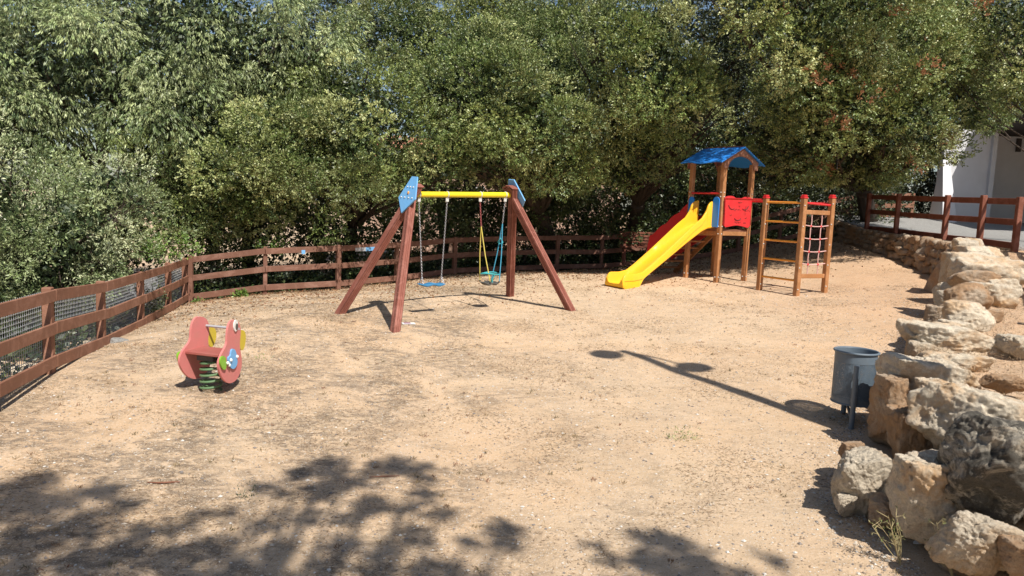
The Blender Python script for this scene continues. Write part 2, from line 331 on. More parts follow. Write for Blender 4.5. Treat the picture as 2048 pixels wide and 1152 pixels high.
# houses seen through gaps of the trees
def house(loc, w, h, d, wm, label, slots):
    b = empty('house', loc, label, 'house'); x, y, z = loc
    m = MB(); m.box((x, y+d/2, z+h/2), w, d, h); m.build('wall', wm, b)
    m = MB(); e = .5; rz = z+h
    V = [(x-w/2-e, y-e, rz), (x+w/2+e, y-e, rz), (x+w/2+e, y+d+e, rz), (x-w/2-e, y+d+e, rz), (x-w/2-e, y+d/2, rz+1.3), (x+w/2+e, y+d/2, rz+1.3)]
    V += [A_(v)-A_((0, 0, .16)) for v in V[:4]]
    m.add(V, [(0, 1, 5, 4), (2, 3, 4, 5), (1, 2, 5), (3, 0, 4), (6, 7, 1, 0), (7, 8, 2, 1), (8, 9, 3, 2), (9, 6, 0, 3), (9, 8, 7, 6)])
    n = int(w/.28)
    for i in range(n):
        xx = x-w/2-e+.2+(w+2*e-.4)*i/(n-1); m.tube([(xx, y-e, rz+.03), (xx, y+d/2, rz+1.33)], .07, 6)
    m.build('roof', M['tile'], b)
    for sx, sz_ in slots:
        m = MB(); m.box((x+sx, y-.02, z+sz_), 1., .08, 1.2); wd = m.build('window', M['white'], b)
        m = MB(); m.box((x+sx, y-.05, z+sz_), .84, .06, 1.04); m.build('pane', M['dark'], wd)
house((-1.5, 36, -2.4), 13, 4.4, 8, M['salmon'], 'salmon rendered house with tiled roof glimpsed through the trees behind the swing', [(-4, 2.6), (-.5, 2.6), (3, 2.6)])
house((8.2, 31, -2.0), 5.0, 2.75, 5, M['beige'], 'low beige house with terracotta roof glimpsed through branches left of the slide tower', [(-1, 1.6), (1.2, 1.6)])

# ------------------------------------------------------------------ fences
def fence(name, label, pts, hs=(.12, .50, .86), ph=.95, rail_h=.125, inside=1, mat='fence', back_posts=False, mids=False, zf=None, group=None, alt=False):
    """pts: list of (x, y, z); rails run bay by bay on the yard side"""
    root = empty(name, tuple(pts[0]), label, 'fence', group)
    n = len(pts)
    for i, p in enumerate(pts):
        p = A_(p, float); d = unit((A_(pts[min(i+1, n-1)])-A_(pts[max(i-1, 0)]))*A_((1, 1, 0))); s = A_((d[1], -d[0], 0))*inside
        w = .10 if not alt or i % 2 == 0 else .085
        m = MB(); c = p-s*(0 if (alt and i % 2 == 0) else .055)
        m.bar(c-A_((0, 0, .35)), c+A_((0, 0, ph+rng.uniform(-.01, .015))), w, w, up=tuple(d), bev=.008); m.build('post', M[mat], root)
    for i in range(n-1):
        p = A_(pts[i], float); q = A_(pts[i+1], float); d = unit(q-p); s = unit(A_((d[1], -d[0], 0)))*inside
        for h in hs:
            j = rng.uniform(-.008, .008, 2); m = MB()
            m.bar(p+s*.016+d*.003+A_((0, 0, h+j[0])), q+s*.016-d*.003+A_((0, 0, h+j[1])), .032, rail_h*rng.uniform(.97, 1.04), bev=.005); m.build('rail', M[mat], root)
    return root
def linepix(px, y, P, d):
    """where the vertical plane through photo column px near image row y meets the plan line P + t d"""
    v = ray(px, y)[:2]; Am = A_([[v[0], -d[0]], [v[1], -d[1]]]); return np.linalg.solve(Am, P)[0]*v
P0 = at(110, 745, 8.3); Pc = at(375, 605, 15.8); dl = unit(A_([Pc[0]-P0[0], Pc[1]-P0[1]]))
lf = []
for px, py in ((212, 700), (289, 658), (343, 628)):
    q = linepix(px, py, P0[:2], dl); lf.append(q)
lp = [P0[:2]-dl*3.1, P0[:2]-dl*1.5, P0[:2]]+lf+[Pc[:2]]
zz = [-2.04, -2.07, P0[2]]+[float(ray(px, py)[2]/ray(px, py)[1]*q[1]) for (px, py), q in zip(((212, 700), (289, 658), (343, 626)), lf)]+[Pc[2]]
lpts = [(p[0], p[1], z) for p, z in zip(lp, zz)]
lfence = fence('wooden_fence', 'sunlit reddish brown rail fence backed with wire mesh along the left edge', lpts, hs=(.13, .51, .885), ph=.96, rail_h=.135, inside=1)
for i in range(len(lpts)-1):                     # welded wire mesh, a panel per bay
    p = A_(lpts[i]); q = A_(lpts[i+1]); d = unit(q-p); s = unit(A_((d[1], -d[0], 0))); L = np.linalg.norm(q-p); m = MB(); o = -s*.115
    k = 0.03
    while k < L:
        a = p+d*k+o; m.box(a+A_((0, 0, .49)), .0045, .0045, .86, d, s, (0, 0, 1)); k += .055
    for k in range(18): m.box(p+d*L/2+o+s*.004+A_((0, 0, .06+.05*k)), L, .0045, .0045, d, s, np.cross(d, s))
    m.build('wire_mesh', M['grey'], lfence)
bp = [(375, 606, 15.8), (530, 587, 16.0), (676, 578, 16.7), (795, 566, 18.0), (908, 551, 19.2), (1022, 545, 20.0), (1113, 542, 20.6), (1203, 541, 21), (1292, 532, 21.4), (1385, 522, 21.8), (1475, 508, 22.1), (1560, 487, 22.4), (1640, 468, 22.8), (1700, 455, 23.2)]
bpts = [at(*p) for p in bp]; bpts[0] = bpts[0]+A_((.06, .02, 0))
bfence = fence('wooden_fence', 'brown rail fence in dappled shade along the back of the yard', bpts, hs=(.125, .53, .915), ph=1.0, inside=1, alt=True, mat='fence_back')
def mark(p, q, h, w, mat, name, root):
    p = A_(p); q = A_(q); d = unit(q-p); s = unit(A_((d[1], -d[0], 0))); return p, d, s
for (i, t0, t1, mt_, lb) in ((1, .48, .53, 'lblue', 'pale blue paint patch on top rail'), (2, .25, .42, 'grey', None), (2, .42, .62, 'lblue', None)):
    p = bpts[i]; q = bpts[i+1]; d = unit(q-p); s = unit(A_((d[1], -d[0], 0))); m = MB()
    m.box(p+(q-p)*(t0+t1)/2+s*.0345+A_((0, 0, .865)), np.linalg.norm(q-p)*(t1-t0), .003, .085, d, s, np.cross(d, s)); m.build('graffiti_patch', M[mt_], bfence)
# terrace fence: along the apron, then down the terrace edge beyond the right of the frame
tp = []
for px, y in ((1736, 20.6), (1795, 18.9), (1893, 16.9), (1965, 15.6), (2038, 14.4)):
    q = linepix(px, 470, A_([9.62, 20.6]), A_([0, -1.])); tp.append((q[0], q[1], zt(q[1])+.04))
tfence = fence('wooden_fence', 'dark brown rail fence standing on the terrace in front of the white building', tp, hs=(.06, .50, .90), ph=1.0, rail_h=.12, mat='fence_dark', inside=-1)
tp2 = [(x, y, float(zt(y))) for x, y in ((9.78, 14.0), (8.75, 12.1), (7.75, 10.3), (6.75, 8.6), (5.75, 6.9), (4.9, 5.4))]
fence('wooden_fence', 'dark brown rail fence entering at the right edge of the frame on the terrace', tp2, hs=(.16, .50, .88), ph=.98, rail_h=.12, mat='fence_dark', inside=-1)
tp3 = [at(1678, 452, 25.5), at(1722, 450, 24.6), at(1765, 450, 24), at(1822, 449, 24)]
fence('wooden_fence', 'short sunlit stretch of brown rail fence under the oak left of the building', tp3, hs=(.32, .60, .92), ph=.98, rail_h=.13, mat='fence', inside=1)
# corrugated sheet and pale stones behind the wire mesh
m = MB(); p = A_((-7.75, 14.2, -2.6)); q = A_((-7.95, 17.2, -2.7)); n = 60; V = []
for i in range(n+1):
    a = p+(q-p)*i/n; off = .035*math.sin(i*1.1); V += [(a[0]+off, a[1], a[2]), (a[0]+off, a[1], a[2]+.82), (a[0]+off-.01, a[1], a[2]+.82), (a[0]+off-.01, a[1], a[2])]
m.add(V, [(4*i+j, 4*i+4+j, 4*i+4+(j+1) % 4, 4*i+(j+1) % 4) for i in range(n) for j in range(4)]+[(0, 1, 2, 3), (4*n+3, 4*n+2, 4*n+1, 4*n)])
tag(m.build('corrugated_sheet', M['grey']), 'grey corrugated metal sheet behind the wire mesh at the fence corner', 'metal sheet')

# ------------------------------------------------------------------ swing set
LL, LF, RB, RF = A_((-2.756, 11.977, 0)), A_((-1.69, 10.887, 0)), A_((-.032, 14.228, 0)), A_((1.053, 13.053, 0))
for P, (x, y) in ((LL, (680, 627)), (LF, (790, 664)), (RB, (1020, 592)), (RF, (1142, 622))):
    Q = at(x, y, P[1]); P[:] = Q
AL = at(829, 381, 11.94); AR = at(1022, 384, 13.12)
sw = empty('swing_set', tuple((LL+RF)/2), 'wooden A-frame swing set with yellow crossbar in the middle of the yard', 'swing set')
axv = unit(AR-AL); axh = unit(axv*A_((1, 1, 0))); pe = A_((-axh[1], axh[0], 0))
def grooved(m, p, q, w, up):
    p = A_(p); q = A_(q); d = unit(q-p); s = unit(np.cross(d, up)); u = np.cross(s, d); h = w/2; g = .010
    prof = [(-h, -h+.012), (-h+.012, -h), (-.022, -h), (-.018, -h+g), (-.010, -h+g), (-.006, -h), (.006, -h), (.010, -h+g), (.018, -h+g), (.022, -h), (h-.012, -h), (h, -h+.012)]
    ring = []
    for k in range(4):
        ca, sa = (1, 0, -1, 0)[k], (0, 1, 0, -1)[k]
        ring += [(ca*a-sa*b, sa*a+ca*b) for a, b in prof]
    n = len(ring); V = [p+s*a+u*b for a, b in ring]+[q+s*a+u*b for a, b in ring]
    m.add(V, [tuple(range(n-1, -1, -1)), tuple(range(n, 2*n))]+[(i, (i+1) % n, n+(i+1) % n, n+i) for i in range(n)])
for foot, ap, sg in ((LL, AL, 1), (LF, AL, -1), (RB, AR, 1), (RF, AR, -1)):
    out = -axh if ap is AL else axh
    topc = ap - pe*sg*.055 + A_((0, 0, .02)); d = unit(topc-foot)
    m = MB(); grooved(m, foot-d*.25, topc+d*.06, .125, tuple(out)); lg = m.build('leg', M['swingleg'], sw)
    m = MB(); m.box(topc+d*.068, .14, .14, .028, np.cross(d, out), out, d, bev=.01); m.build('cap', M['swingleg'], lg)
# plates
def aplate(A, out, fa, fb):
    mid = (fa+fb)/2; n = unit(np.cross(fb-fa, A-mid)); n = n if np.dot(n, out) > 0 else -n
    up = unit(A-mid); sd_ = unit(fb-fa); return n, up, sd_
nL, upL, sL_ = aplate(AL, -axh, LL, LF); nR, upR, sR_ = aplate(AR, axh, RB, RF)
poly = []
for x, y in ((821, 358), (830.5, 358.5), (823, 416), (804, 424.5), (792.5, 412)):
    Q = onplane(x, y, AL+nL*.07, nL)-AL; poly.append((float(np.dot(Q, sL_)), float(np.dot(Q, upL))))
print('plate', np.round(poly, 2))
poly = [(-.07, .20), (.07, .20), (.22, -.17), (.0, -.42), (-.22, -.17)]
for (A, n_, up_, s_) in ((AL, nL, upL, sL_), (AR, nR, upR, sR_)):
    m = MB(); m.plate([A+n_*.068+s_*a+up_*b for a, b in poly], n_, .022); pl = m.build('side_plate', M['lblue'], sw)
    for a, b in ((-.075, .02), (0.0, .02), (.075, .02), (-.14, -.16), (-.05, -.16), (.05, -.16), (.14, -.16)):
        m = MB(); m.ball(A+n_*.095+s_*a+up_*b, .013, 8, 5); m.build('bolt', M['bolt'], pl)
    m = MB(); m.ball(A+n_*.094+s_*.0+up_*-.08, .030, 12, 6, (.6, .6, 1)); m.build('end_cap', M['orange'], pl)
B0 = AL+A_((0, 0, -.06)); B1 = AR+A_((0, 0, -.05)); m = MB(); m.tube([B0, B1], .045, 20); m.build('crossbar', M['yellowbeam'], sw, True)
def onbeam(px):
    best = min(np.linspace(0, 1, 400), key=lambda t: abs(pxof(B0+(B1-B0)*t)-px)); return B0+(B1-B0)*best
def pxof(P): d = P@Fw; return 1024+f*(P@Rt)/d
def chain(root, p, q, mat, link=.034):
    p = A_(p); q = A_(q); L = np.linalg.norm(q-p); d = (q-p)/L; n = int(L/(link*.72)); m = MB(); a0 = unit(np.cross(d, (0.3, .9, .1))); b0 = np.cross(d, a0)
    for i in range(n):
        c = p+d*(L*(i+.5)/n); a = a0 if i % 2 else b0
        m.tube([c+d*(link/2*math.cos(t))+a*(.0105*math.sin(t)) for t in np.linspace(0, 2*math.pi, 9)[:-1]], .0036, 4, closed=True)
    return m.build('chain', mat, root)
def hanger(px, root):
    P = onbeam(px); m = MB(); m.tube([P+axh*.02*math.sin(0)+A_((math.cos(t)*pe[0]*.05, math.cos(t)*pe[1]*.05, math.sin(t)*.05)) for t in np.linspace(0, 2*math.pi, 17)[:-1]], .009, 6, closed=True)
    m.box(P+A_((0, 0, -.085)), .055, .03, .07, axh, pe, (0, 0, 1), bev=.006); m.build('hanger', M['bolt'], root); return P+A_((0, 0, -.115))
# blue board seat
Sc = B0+(B1-B0)*.5
def seat_mesh(c, L, Wd, th, wave, mat, name, root, taper=0.):
    n, k = 24, 10; V = []
    for s in (1, -1):
        for i in range(n+1):
            for j in range(k+1):
                a = (i/n-.5); b_ = (j/k-.5); w = Wd*(1-taper*(2*abs(a))**2); z = wave*math.cos(a*4*math.pi)*.5 + s*th/2*(1-(2*abs(a))**8)*(1-(2*abs(b_))**8*.6)
                V.append(c+axh*L*a+pe*w*b_+A_((0, 0, z)))
    N = (n+1)*(k+1); Fc = []
    for i in range(n):
        for j in range(k):
            q = i*(k+1)+j; Fc += [(q, q+1, q+k+2, q+k+1), (N+q+k+1, N+q+k+2, N+q+1, N+q)]
    rim = [i*(k+1) for i in range(n+1)]+[n*(k+1)+j for j in range(1, k+1)]+[i*(k+1)+k for i in range(n-1, -1, -1)]+[j for j in range(k-1, 0, -1)]
    for a, b_ in zip(rim, rim[1:]+rim[:1]): Fc.append((a, b_, N+b_, N+a))
    m = MB(); m.add(V, Fc); return m.build(name, mat, root, True)
h1 = hanger(838.5, sw); h2 = hanger(894.5, sw); h3 = hanger(961, sw); h4 = hanger(1010.5, sw)
Cs = A_(at(863, 569, 12.17)); bs = empty('swing', tuple(Cs), 'flat blue board swing hanging on two chains from the yellow crossbar', 'swing')
seat_mesh(Cs, .46, .17, .045, .018, M['seatblue'], 'seat', bs)
for h, sg in ((h1, -1), (h2, 1)):
    e = Cs+axh*sg*.185+A_((0, 0, .13)); chain(bs, h, e, M['chain'])
    for w in (-1, 1):
        chain(bs, e, Cs+axh*sg*.195+pe*w*.065+A_((0, 0, .02)), M['chain'])
Ct = A_(at(979, 566, 12.95)); ts = empty('swing', tuple(Ct), 'black rubber toddler swing with teal ring and yellow and blue ropes', 'swing')
seat_mesh(Ct, .30, .26, .05, .022, M['rubber'], 'seat', ts, .45)
rc = Ct+A_((0, 0, .165)); ring = [rc+axh*.17*math.cos(t)+pe*.14*math.sin(t)+A_((0, 0, .012*math.sin(2*t))) for t in np.linspace(0, 2*math.pi, 33)[:-1]]
m = MB(); m.tube(ring, .013, 8, closed=True); m.build('ring_handle', M['teal'], ts, True)
m = MB(); m.tube([Ct+axh*-.02-pe*.10, Ct+axh*-.02-pe*.11+A_((0, 0, .09)), rc-pe*.14], .014, 8); m.build('ring_post', M['teal'], ts, True)
for h, sg, mt, mt2 in ((h3, -1, 'yrope', 'rope_red'), (h4, 1, 'brope', 'chain')):
    k = h*.64+(Ct+axh*sg*.13+A_((0, 0, .0)))*.36 if sg < 0 else h*.78+(Ct+axh*sg*.12)*.22
    k = h+(Ct+axh*sg*.13-h)*(.27 if sg > 0 else .30); chain(ts, h, k, M['chain' if sg > 0 else mt2])
    for w in (-1, 1):
        e = Ct+axh*sg*(.12)+pe*w*.12+axh*(.05 if (sg < 0 and w < 0) else 0)+A_((0, 0, .02)); mid = (k+e)/2+axh*sg*.015
        m = MB(); m.tube([k, mid, e], .009, 7); m.build('rope', M[mt], ts, True)
        m = MB(); m.ball(e+A_((0, 0, .01)), .018, 8, 5); m.build('rope_end', M['rubber'], ts, True)
k = Ct+axh*.13+(h4-Ct-axh*.13)*.52; m = MB(); m.tube([k+axh*.04*math.cos(t)+pe*.03*math.sin(2*t)+A_((0, 0, .05*math.sin(t))) for t in np.linspace(0, 6.28, 14)[:-1]], .008, 6, closed=True); m.build('knot', M['teal'], ts, True)
# leaflet by the front leg
lp_ = gp(817, 648, .006); m = MB(); m.box(lp_, .20, .13, .006, (.95, .3, 0), (-.3, .95, 0)); lo = tag(m.build('leaflet', M['paper']), 'printed leaflet lying on the dirt beside the front leg of the swing set', 'leaflet')
m = MB(); m.box(lp_+A_((-.02, .0, .0045)), .10, .09, .002, (.95, .3, 0), (-.3, .95, 0)); m.build('printed_picture', M['print'], lo)

# ------------------------------------------------------------------ slide tower
th = math.radians(33.5); ta = A_((math.cos(th), math.sin(th), 0)); tb = A_((math.sin(th), -math.cos(th), 0)); SD = .90
P2 = at(1432, 565, 16.3); zg = P2[2]; P2 = A_((P2[0], P2[1], zg)); P1 = P2-tb*SD; P3 = P2+ta*SD; P0_ = P1+ta*SD
tw = empty('slide_tower', tuple((P2+P0_)/2), 'wooden play tower with blue gable roof and yellow slide at the back of the yard', 'play tower')
H = 1.17; EV = 2.60; zv = A_((0, 0, 1.))
def gz(P): return A_((P[0], P[1], g1(P[0], P[1])))
for P in (P0_, P1, P2, P3):
    m = MB(); m.bar(gz(P)-zv*.2, P*A_((1, 1, 0))+zv*(zg+EV), .10, up=tuple(ta), bev=.01); ps = m.build('post', M['post'], tw)
    for h in (.12, 1.06, 1.22, 1.86, 1.95):
        for nn in (-ta, tb):
            m = MB(); m.ball(P*A_((1, 1, 0))+zv*(zg+h)+nn*.052, .014, 8, 5); m.build('bolt', M['bolt'], ps)
cen = (P2+P0_)/2; cen[2] = zg
m = MB(); m.box(cen+zv*(H-.03), SD+.02, SD+.02, .05, ta, tb, zv); m.build('deck', M['dkwood'], tw)
for A, Bq, nn in ((P2, P3, tb), (P1, P2, -ta), (P1, P0_, -tb), (P0_, P3, ta)):
    a = A*A_((1, 1, 0))+zv*(zg+H-.10); b_ = Bq*A_((1, 1, 0))+zv*(zg+H-.10); m = MB(); m.bar(a+unit(b_-a)*.05, b_-unit(b_-a)*.05, .04, .09); m.build('beam', M['post'], tw)
# roof: ridge along tb
rc = cen+zv*EV; hw = SD/2+.27; rl = SD/2+.14; rh = .335; slopeh = .0
def roofside(sg):
    n, k = 24, 6; V = []
    for i in range(n+1):
        for j in range(k+1):
            u = -rl+2*rl*i/n; w = j/k; ext = (hw + (.035*math.cos(u/rl*math.pi*1.5)-.02)*(w if w > .9 else 0)); lat = ext*w; z = rh*(1-lat/hw*1.12)+.02
            V.append(rc+tb*u+ta*sg*lat+zv*z)
    N = len(V); V += [v-zv*.022 for v in V]; Fc = []
    for i in range(n):
        for j in range(k):
            q = i*(k+1)+j; Fc += [(q, q+1, q+k+2, q+k+1), (N+q+k+1, N+q+k+2, N+q+1, N+q)]
    rim = [i*(k+1) for i in range(n+1)]+[n*(k+1)+j for j in range(1, k+1)]+[i*(k+1)+k for i in range(n-1, -1, -1)]+[j for j in range(k-1, 0, -1)]
    for a, b_ in zip(rim, rim[1:]+rim[:1]): Fc.append((a, b_, N+b_, N+a))
    m = MB(); m.add(V, Fc); return m.build('roof_panel', M['blue'], tw)
roofside(1); roofside(-1)
m = MB(); m.bar(rc-tb*rl*.92+zv*(rh+.03), rc+tb*rl*.92+zv*(rh+.03), .03, .02); m.build('ridge_strip', M['dkwood'], tw)
for e in (1, -1):   # arched gable boards
    base = rc+tb*e*(SD/2+.055); P = []; W2 = SD/2+.09
    top = [(-W2, -.13), (-W2, rh*(1-W2/hw*1.12)-.015), (0, rh-.02), (W2, rh*(1-W2/hw*1.12)-.015), (W2, -.13)]
    arch = [(W2-.12, -.13)]+[((W2-.12)*math.cos(t), -.10+.24*math.sin(t)) for t in np.linspace(.15, math.pi-.15, 13)]+[(-W2+.12, -.13)]
    n_ = len(arch); outer = []
    # strip between the arch and the gable outline
    def outl(x): return rh*(1-abs(x)/hw*1.12)-.015
    V = []; xs_ = np.linspace(-W2, W2, 31)
    for x in xs_:
        lo = -.13 if abs(x) > W2-.13 else -.10+.24*math.sqrt(max(0, 1-(x/(W2-.13))**2))
        V += [base+ta*x+zv*lo, base+ta*x+zv*outl(x), base+ta*x+zv*lo+tb*e*.03, base+ta*x+zv*outl(x)+tb*e*.03]
    Fc = []
    for i in range(30):
        a = 4*i; b_ = a+4; Fc += [(a, a+1, b_+1, b_), (a+2, b_+2, b_+3, a+3), (a+1, a+3, b_+3, b_+1), (a, b_, b_+2, a+2)]
    Fc += [(0, 2, 3, 1), (120, 121, 123, 122)]
    m = MB(); m.add(V, Fc); m.build('gable_board', M['swingleg'] if e < 0 else M['fence'], tw)
# red smiling panel between the two near posts
def panel_outline(w, z0, z1):
    P = [(-w, z0+.05), (-w+.05, z0)]+[(x, z0+.025*math.cos(x/w*math.pi)-.0) for x in np.linspace(-w*.8, w*.8, 9)]+[(w-.05, z0), (w, z0+.05), (w-.02, (z0+z1)/2), (w, z1-.06)]
    P += [(x, z1-.085*math.exp(-(x/(w*.28))**2)-.05*(abs(x)/w)**6) for x in np.linspace(w*.93, -w*.93, 19)]+[(-w, z1-.06), (-w+.02, (z0+z1)/2)]
    return P
fb = (P2+P3)/2*A_((1, 1, 0))+zv*zg+tb*.056
m = MB(); m.plate([fb+ta*x+zv*z for x, z in panel_outline(SD/2-.0, H+.06, H+.72)], tb, .022); rp = m.build('smiling_panel', M['red'], tw)
def groove(pts, r=.009, nm='engraving'):
    m = MB(); m.tube([fb+ta*x+zv*(H+z)+tb*.024 for x, z in pts], r, 6); return m.build(nm, M['darkline'], rp)
for sg in (-1, 1): groove([(sg*(.20+.13*math.cos(t)), .56-.13*math.sin(t)*(1 if True else 0)) for t in np.linspace(.35, 2.1, 9)], .011, 'eye_line')
groove([(.10*math.cos(t), .245-.05*math.sin(t)) for t in np.linspace(.1, math.pi-.1, 11)], .012, 'mouth_line')
rr = random.Random(3)
for cx, cz, n_, s_ in ((-.14, .42, 6, .028), (.22, .40, 5, .026), (-.26, .30, 3, .02), (.24, .25, 3, .02), (-.10, .15, 7, .026), (.2, .14, 4, .02), (-.02, .58, 5, .02), (.0, .50, 3, .015)):
    pts = []; x = cx
    for i in range(n_*3): pts.append((x, cz+rr.uniform(-1, 1)*s_)); x += s_*.55*rr.uniform(.3, 1.3)
    groove(pts, .0035, 'scribble')
# blue boards beside the slide and red grab bar
sf = lambda t, z, o=.0: P2*A_((1, 1, 0))+(P1-P2)*A_((1, 1, 0))*t+zv*(zg+z)-ta*(.056+o)
for t0, t1 in ((.01, .20), (.82, .99)):
    w = (t1-t0); O = [(t0, H+.03), (t1, H+.03), (t1, H+.60)]+[((t0+t1)/2+w/2*math.cos(a), H+.60+w/2*SD*math.sin(a)) for a in np.linspace(.3, 2.84, 7)]+[(t0, H+.60)]
    m = MB(); m.plate([sf(t, z) for t, z in O], -ta, .02); m.build('side_board', M['blue'], tw)
m = MB(); m.tube([sf(.02, 1.93, -.03), sf(.98, 1.93, -.03)], .022, 12); m.build('grab_bar', M['red'], tw, True)
# slide: near wall traced as stations in the vertical plane, swept with raised side walls
m0 = 1.18*1; Z2 = lambda x, y: (1180+x/3.2907, 270+y/3.2907)
Pn = P2*A_((1, 1, 0))+(P1-P2)*A_((1, 1, 0))*.20+zv*zg; topE, botE = [], []
for L_, src in ((topE, [(828, 433), (812, 436), (796, 444), (784, 462), (772, 500), (742, 547), (690, 590), (600, 677), (500, 772), (400, 862), (348, 903), (300, 915), (245, 916), (218, 922)]),
                (botE, [(828, 610), (775, 615), (735, 635), (650, 700), (560, 775), (470, 850), (392, 912), (352, 950), (326, 1000), (316, 1040)])):
    for x, y in src:
        Q = onplane(*Z2(x, y), Pn, tb); L_.append((float(np.dot(Q-Pn, -ta)), float(Q[2]-zg)))
ut, zt_ = zip(*sorted(topE)); ub, zb_ = zip(*sorted(botE)); Lmax = ut[-1]; gzb = zb_[-1]
print('slide', np.round(topE, 2).tolist(), np.round(botE, 2).tolist())
st = np.concatenate([np.linspace(-.02, .5, 16), np.linspace(.56, Lmax-.7, 16), np.linspace(Lmax-.66, Lmax, 22)])
Wd = SD*.60; V = []; ring_n = None
for u in st:
    top = float(np.interp(u, ut, zt_)); bot = float(np.interp(u, ub, zb_)) if u < ub[-1] else gzb
    if u > ub[-1]-.02: bot = gzb+.10*max(0, (u-ub[-1])/(Lmax-ub[-1]))**2*1.3
    depth = np.interp(u, [0, .25, .6, Lmax-.5, Lmax-.1, Lmax], [.50, .33, .26, .24, .22, .20])
    if u < .25: bed = H+.02-.02*u/.25
    else: bed = top-depth
    if u < .25: bed = min(bed, top-.15)
    bed = max(bed, bot+.05); bed = min(bed, top-.12); e = .022; w = .045
    if u > Lmax-.10: t_ = (u-(Lmax-.10))/.10; top = top-.10*t_**2
    prof = [(-.0, bot), (-.012, (bot+bed)/2), (-.0, bed+.02), (.004, top-.03), (.014, top-.008), (.03, top), (.046, top-.01), (.054, top-.035), (.062, bed+.10), (.085, bed+.03), (.13, bed+.004), (.27, bed)]
    P = [(a, b_) for a, b_ in prof]+[(Wd-a, b_) for a, b_ in prof[::-1][1:]]+[(Wd-.06, bot), (.06, bot)]
    ring_n = len(P); o_ = Pn-ta*u
    V += [o_+(-tb)*a+zv*b_ for a, b_ in P]
Fc = [tuple(range(ring_n)), tuple((len(st)-1)*ring_n+i for i in range(ring_n-1, -1, -1))]
for i in range(len(st)-1):
    for j in range(ring_n): a = i*ring_n+j; b_ = i*ring_n+(j+1) % ring_n; Fc.append((a, b_, b_+ring_n, a+ring_n))
m = MB(); m.add(V, Fc); sl_o = m.build('slide', M['yellow'], tw, True)
# seam groove along the side
m = MB(); m.tube([Pn-ta*u+tb*.004+zv*(float(np.interp(u, ut, zt_))-.14) for u in np.linspace(.25, Lmax-.05, 20)], .004, 5); m.build('seam', M['orange'], sl_o)
# stairs at the back with red wavy side panels
for k in range(6):
    u = .10+.20*k; z = H-.17*(k+1); c = (P0_+P1)/2*A_((1, 1, 0))+zv*(zg+z)-tb*u; m = MB(); m.box(c, SD-.16, .17, .035, ta, tb, zv, bev=.006); m.build('step', M['post'], tw)
for A in (P1+ta*.04, P0_-ta*.04):
    m = MB(); m.bar(A*A_((1, 1, 0))+zv*(zg+H-.1), A*A_((1, 1, 0))-tb*1.2+zv*(zg+.0), .04, .12); m.build('stringer', M['post'], tw)
    n = 22; lo = []; hi = []
    for i in range(n+1):
        u = 1.35*i/n; zc = H-.06-.60*u; hh = .62-.08*u+.05*abs(math.sin(u*math.pi*2.6)); lo.append((u, zc)); hi.append((u, zc+hh*(1 if i < n else .6)))
    m = MB(); m.plate([A*A_((1, 1, 0))-tb*u+zv*(zg+z) for u, z in lo+hi[::-1]], ta, .02); m.build('stair_side_panel', M['red'], tw)

# ------------------------------------------------------------------ climbing frame
c1 = at(1518, 580, 15.3); c2 = at(1592, 592, 14.5); c3 = at(1648, 585, 14.85); HC = at(1607, 391, 14.5)[2]-c2[2]; zc0 = c2[2]
cf = empty('climbing_frame', tuple(c2), 'wooden climbing frame with orange rungs and a rope net right of the slide tower', 'climbing frame')
P_ = {}
for nm, c in (('a', c1), ('b', c2), ('c', c3)):
    ztop = at({'a': 1531, 'b': 1608, 'c': 1662}[nm], 392, c[1])[2]; P_[nm] = (c, ztop); dirx = unit((c2-c1)*A_((1, 1, 0)))
    m = MB(); m.bar(c-zv*.2, A_((c[0], c[1], ztop-.05)), .10, up=tuple(dirx), bev=.01); ps = m.build('post', M['post'], cf)
    m = MB(); m.box(A_((c[0], c[1], ztop-.03)), .115, .115, .04, dirx, A_((dirx[1], -dirx[0], 0)), zv, bev=.012); m.box(A_((c[0], c[1], ztop+.008)), .095, .095, .03, dirx, A_((dirx[1], -dirx[0], 0)), zv, bev=.012); m.build('cap', M['red'], ps)
    for h in (.13, .55, .95, 1.35, 1.75):
        m = MB(); m.ball(c+zv*h+A_((.0, -.06, 0)), .014, 8, 5); m.build('bolt', M['bolt'], ps)
def atz(c, z): return A_((c[0], c[1], z))
zs = [at(1594+(1607-1594)*(592-y)/200, y, c2[1])[2] for y in (270+447/3.29, 270+577/3.29, 270+706/3.29, 270+834/3.29, 270+960/3.29)]
for z in zs:
    a, b_ = atz(c1, z), atz(c2, z); m = MB(); m.tube([a+unit(b_-a)*.05, b_-unit(b_-a)*.05], .021, 12); m.build('rung', M['orange'], cf, True)
zb1, zb0 = at(1620, 270+508/3.29, c2[1])[2], at(1605, 270+930/3.29, c2[1])[2]
for z in (zb1, zb0):
    a, b_ = atz(c2, z), atz(c3, z); m = MB(); m.bar(a+unit(b_-a)*.05, b_-unit(b_-a)*.05, .045, .085); m.build('crosspiece', M['post'], cf)
net = []
dd = unit((c3-c2)*A_((1, 1, 0))); Ln = np.linalg.norm((c3-c2)[:2])
for fr in (.32, .68):
    m = MB(); m.tube([atz(c2, z)+dd*(Ln*fr+.012*math.sin(i*1.9)) for i, z in enumerate(np.linspace(zb1-.04, zb0+.04, 9))], .0105, 7); m.build('net_rope', M['cream'], cf, True)
for k in range(4):
    z = zb1-(zb1-zb0)*(k+1)/5; m = MB(); m.tube([atz(c2, z)+dd*(.05+(Ln-.1)*i/8)-zv*.025*math.sin(math.pi*i/8) for i in range(9)], .0105, 7); nr = m.build('net_rope', M['cream'], cf, True)
    for fr in (.32, .68): m = MB(); m.ball(atz(c2, z)+dd*Ln*fr-zv*.02, .024, 8, 6); m.build('rope_joint', M['red'], nr, True)
zr = P_['b'][1]-.10
Q2 = P2*A_((1, 1, 0))+zv*(zr+.02)
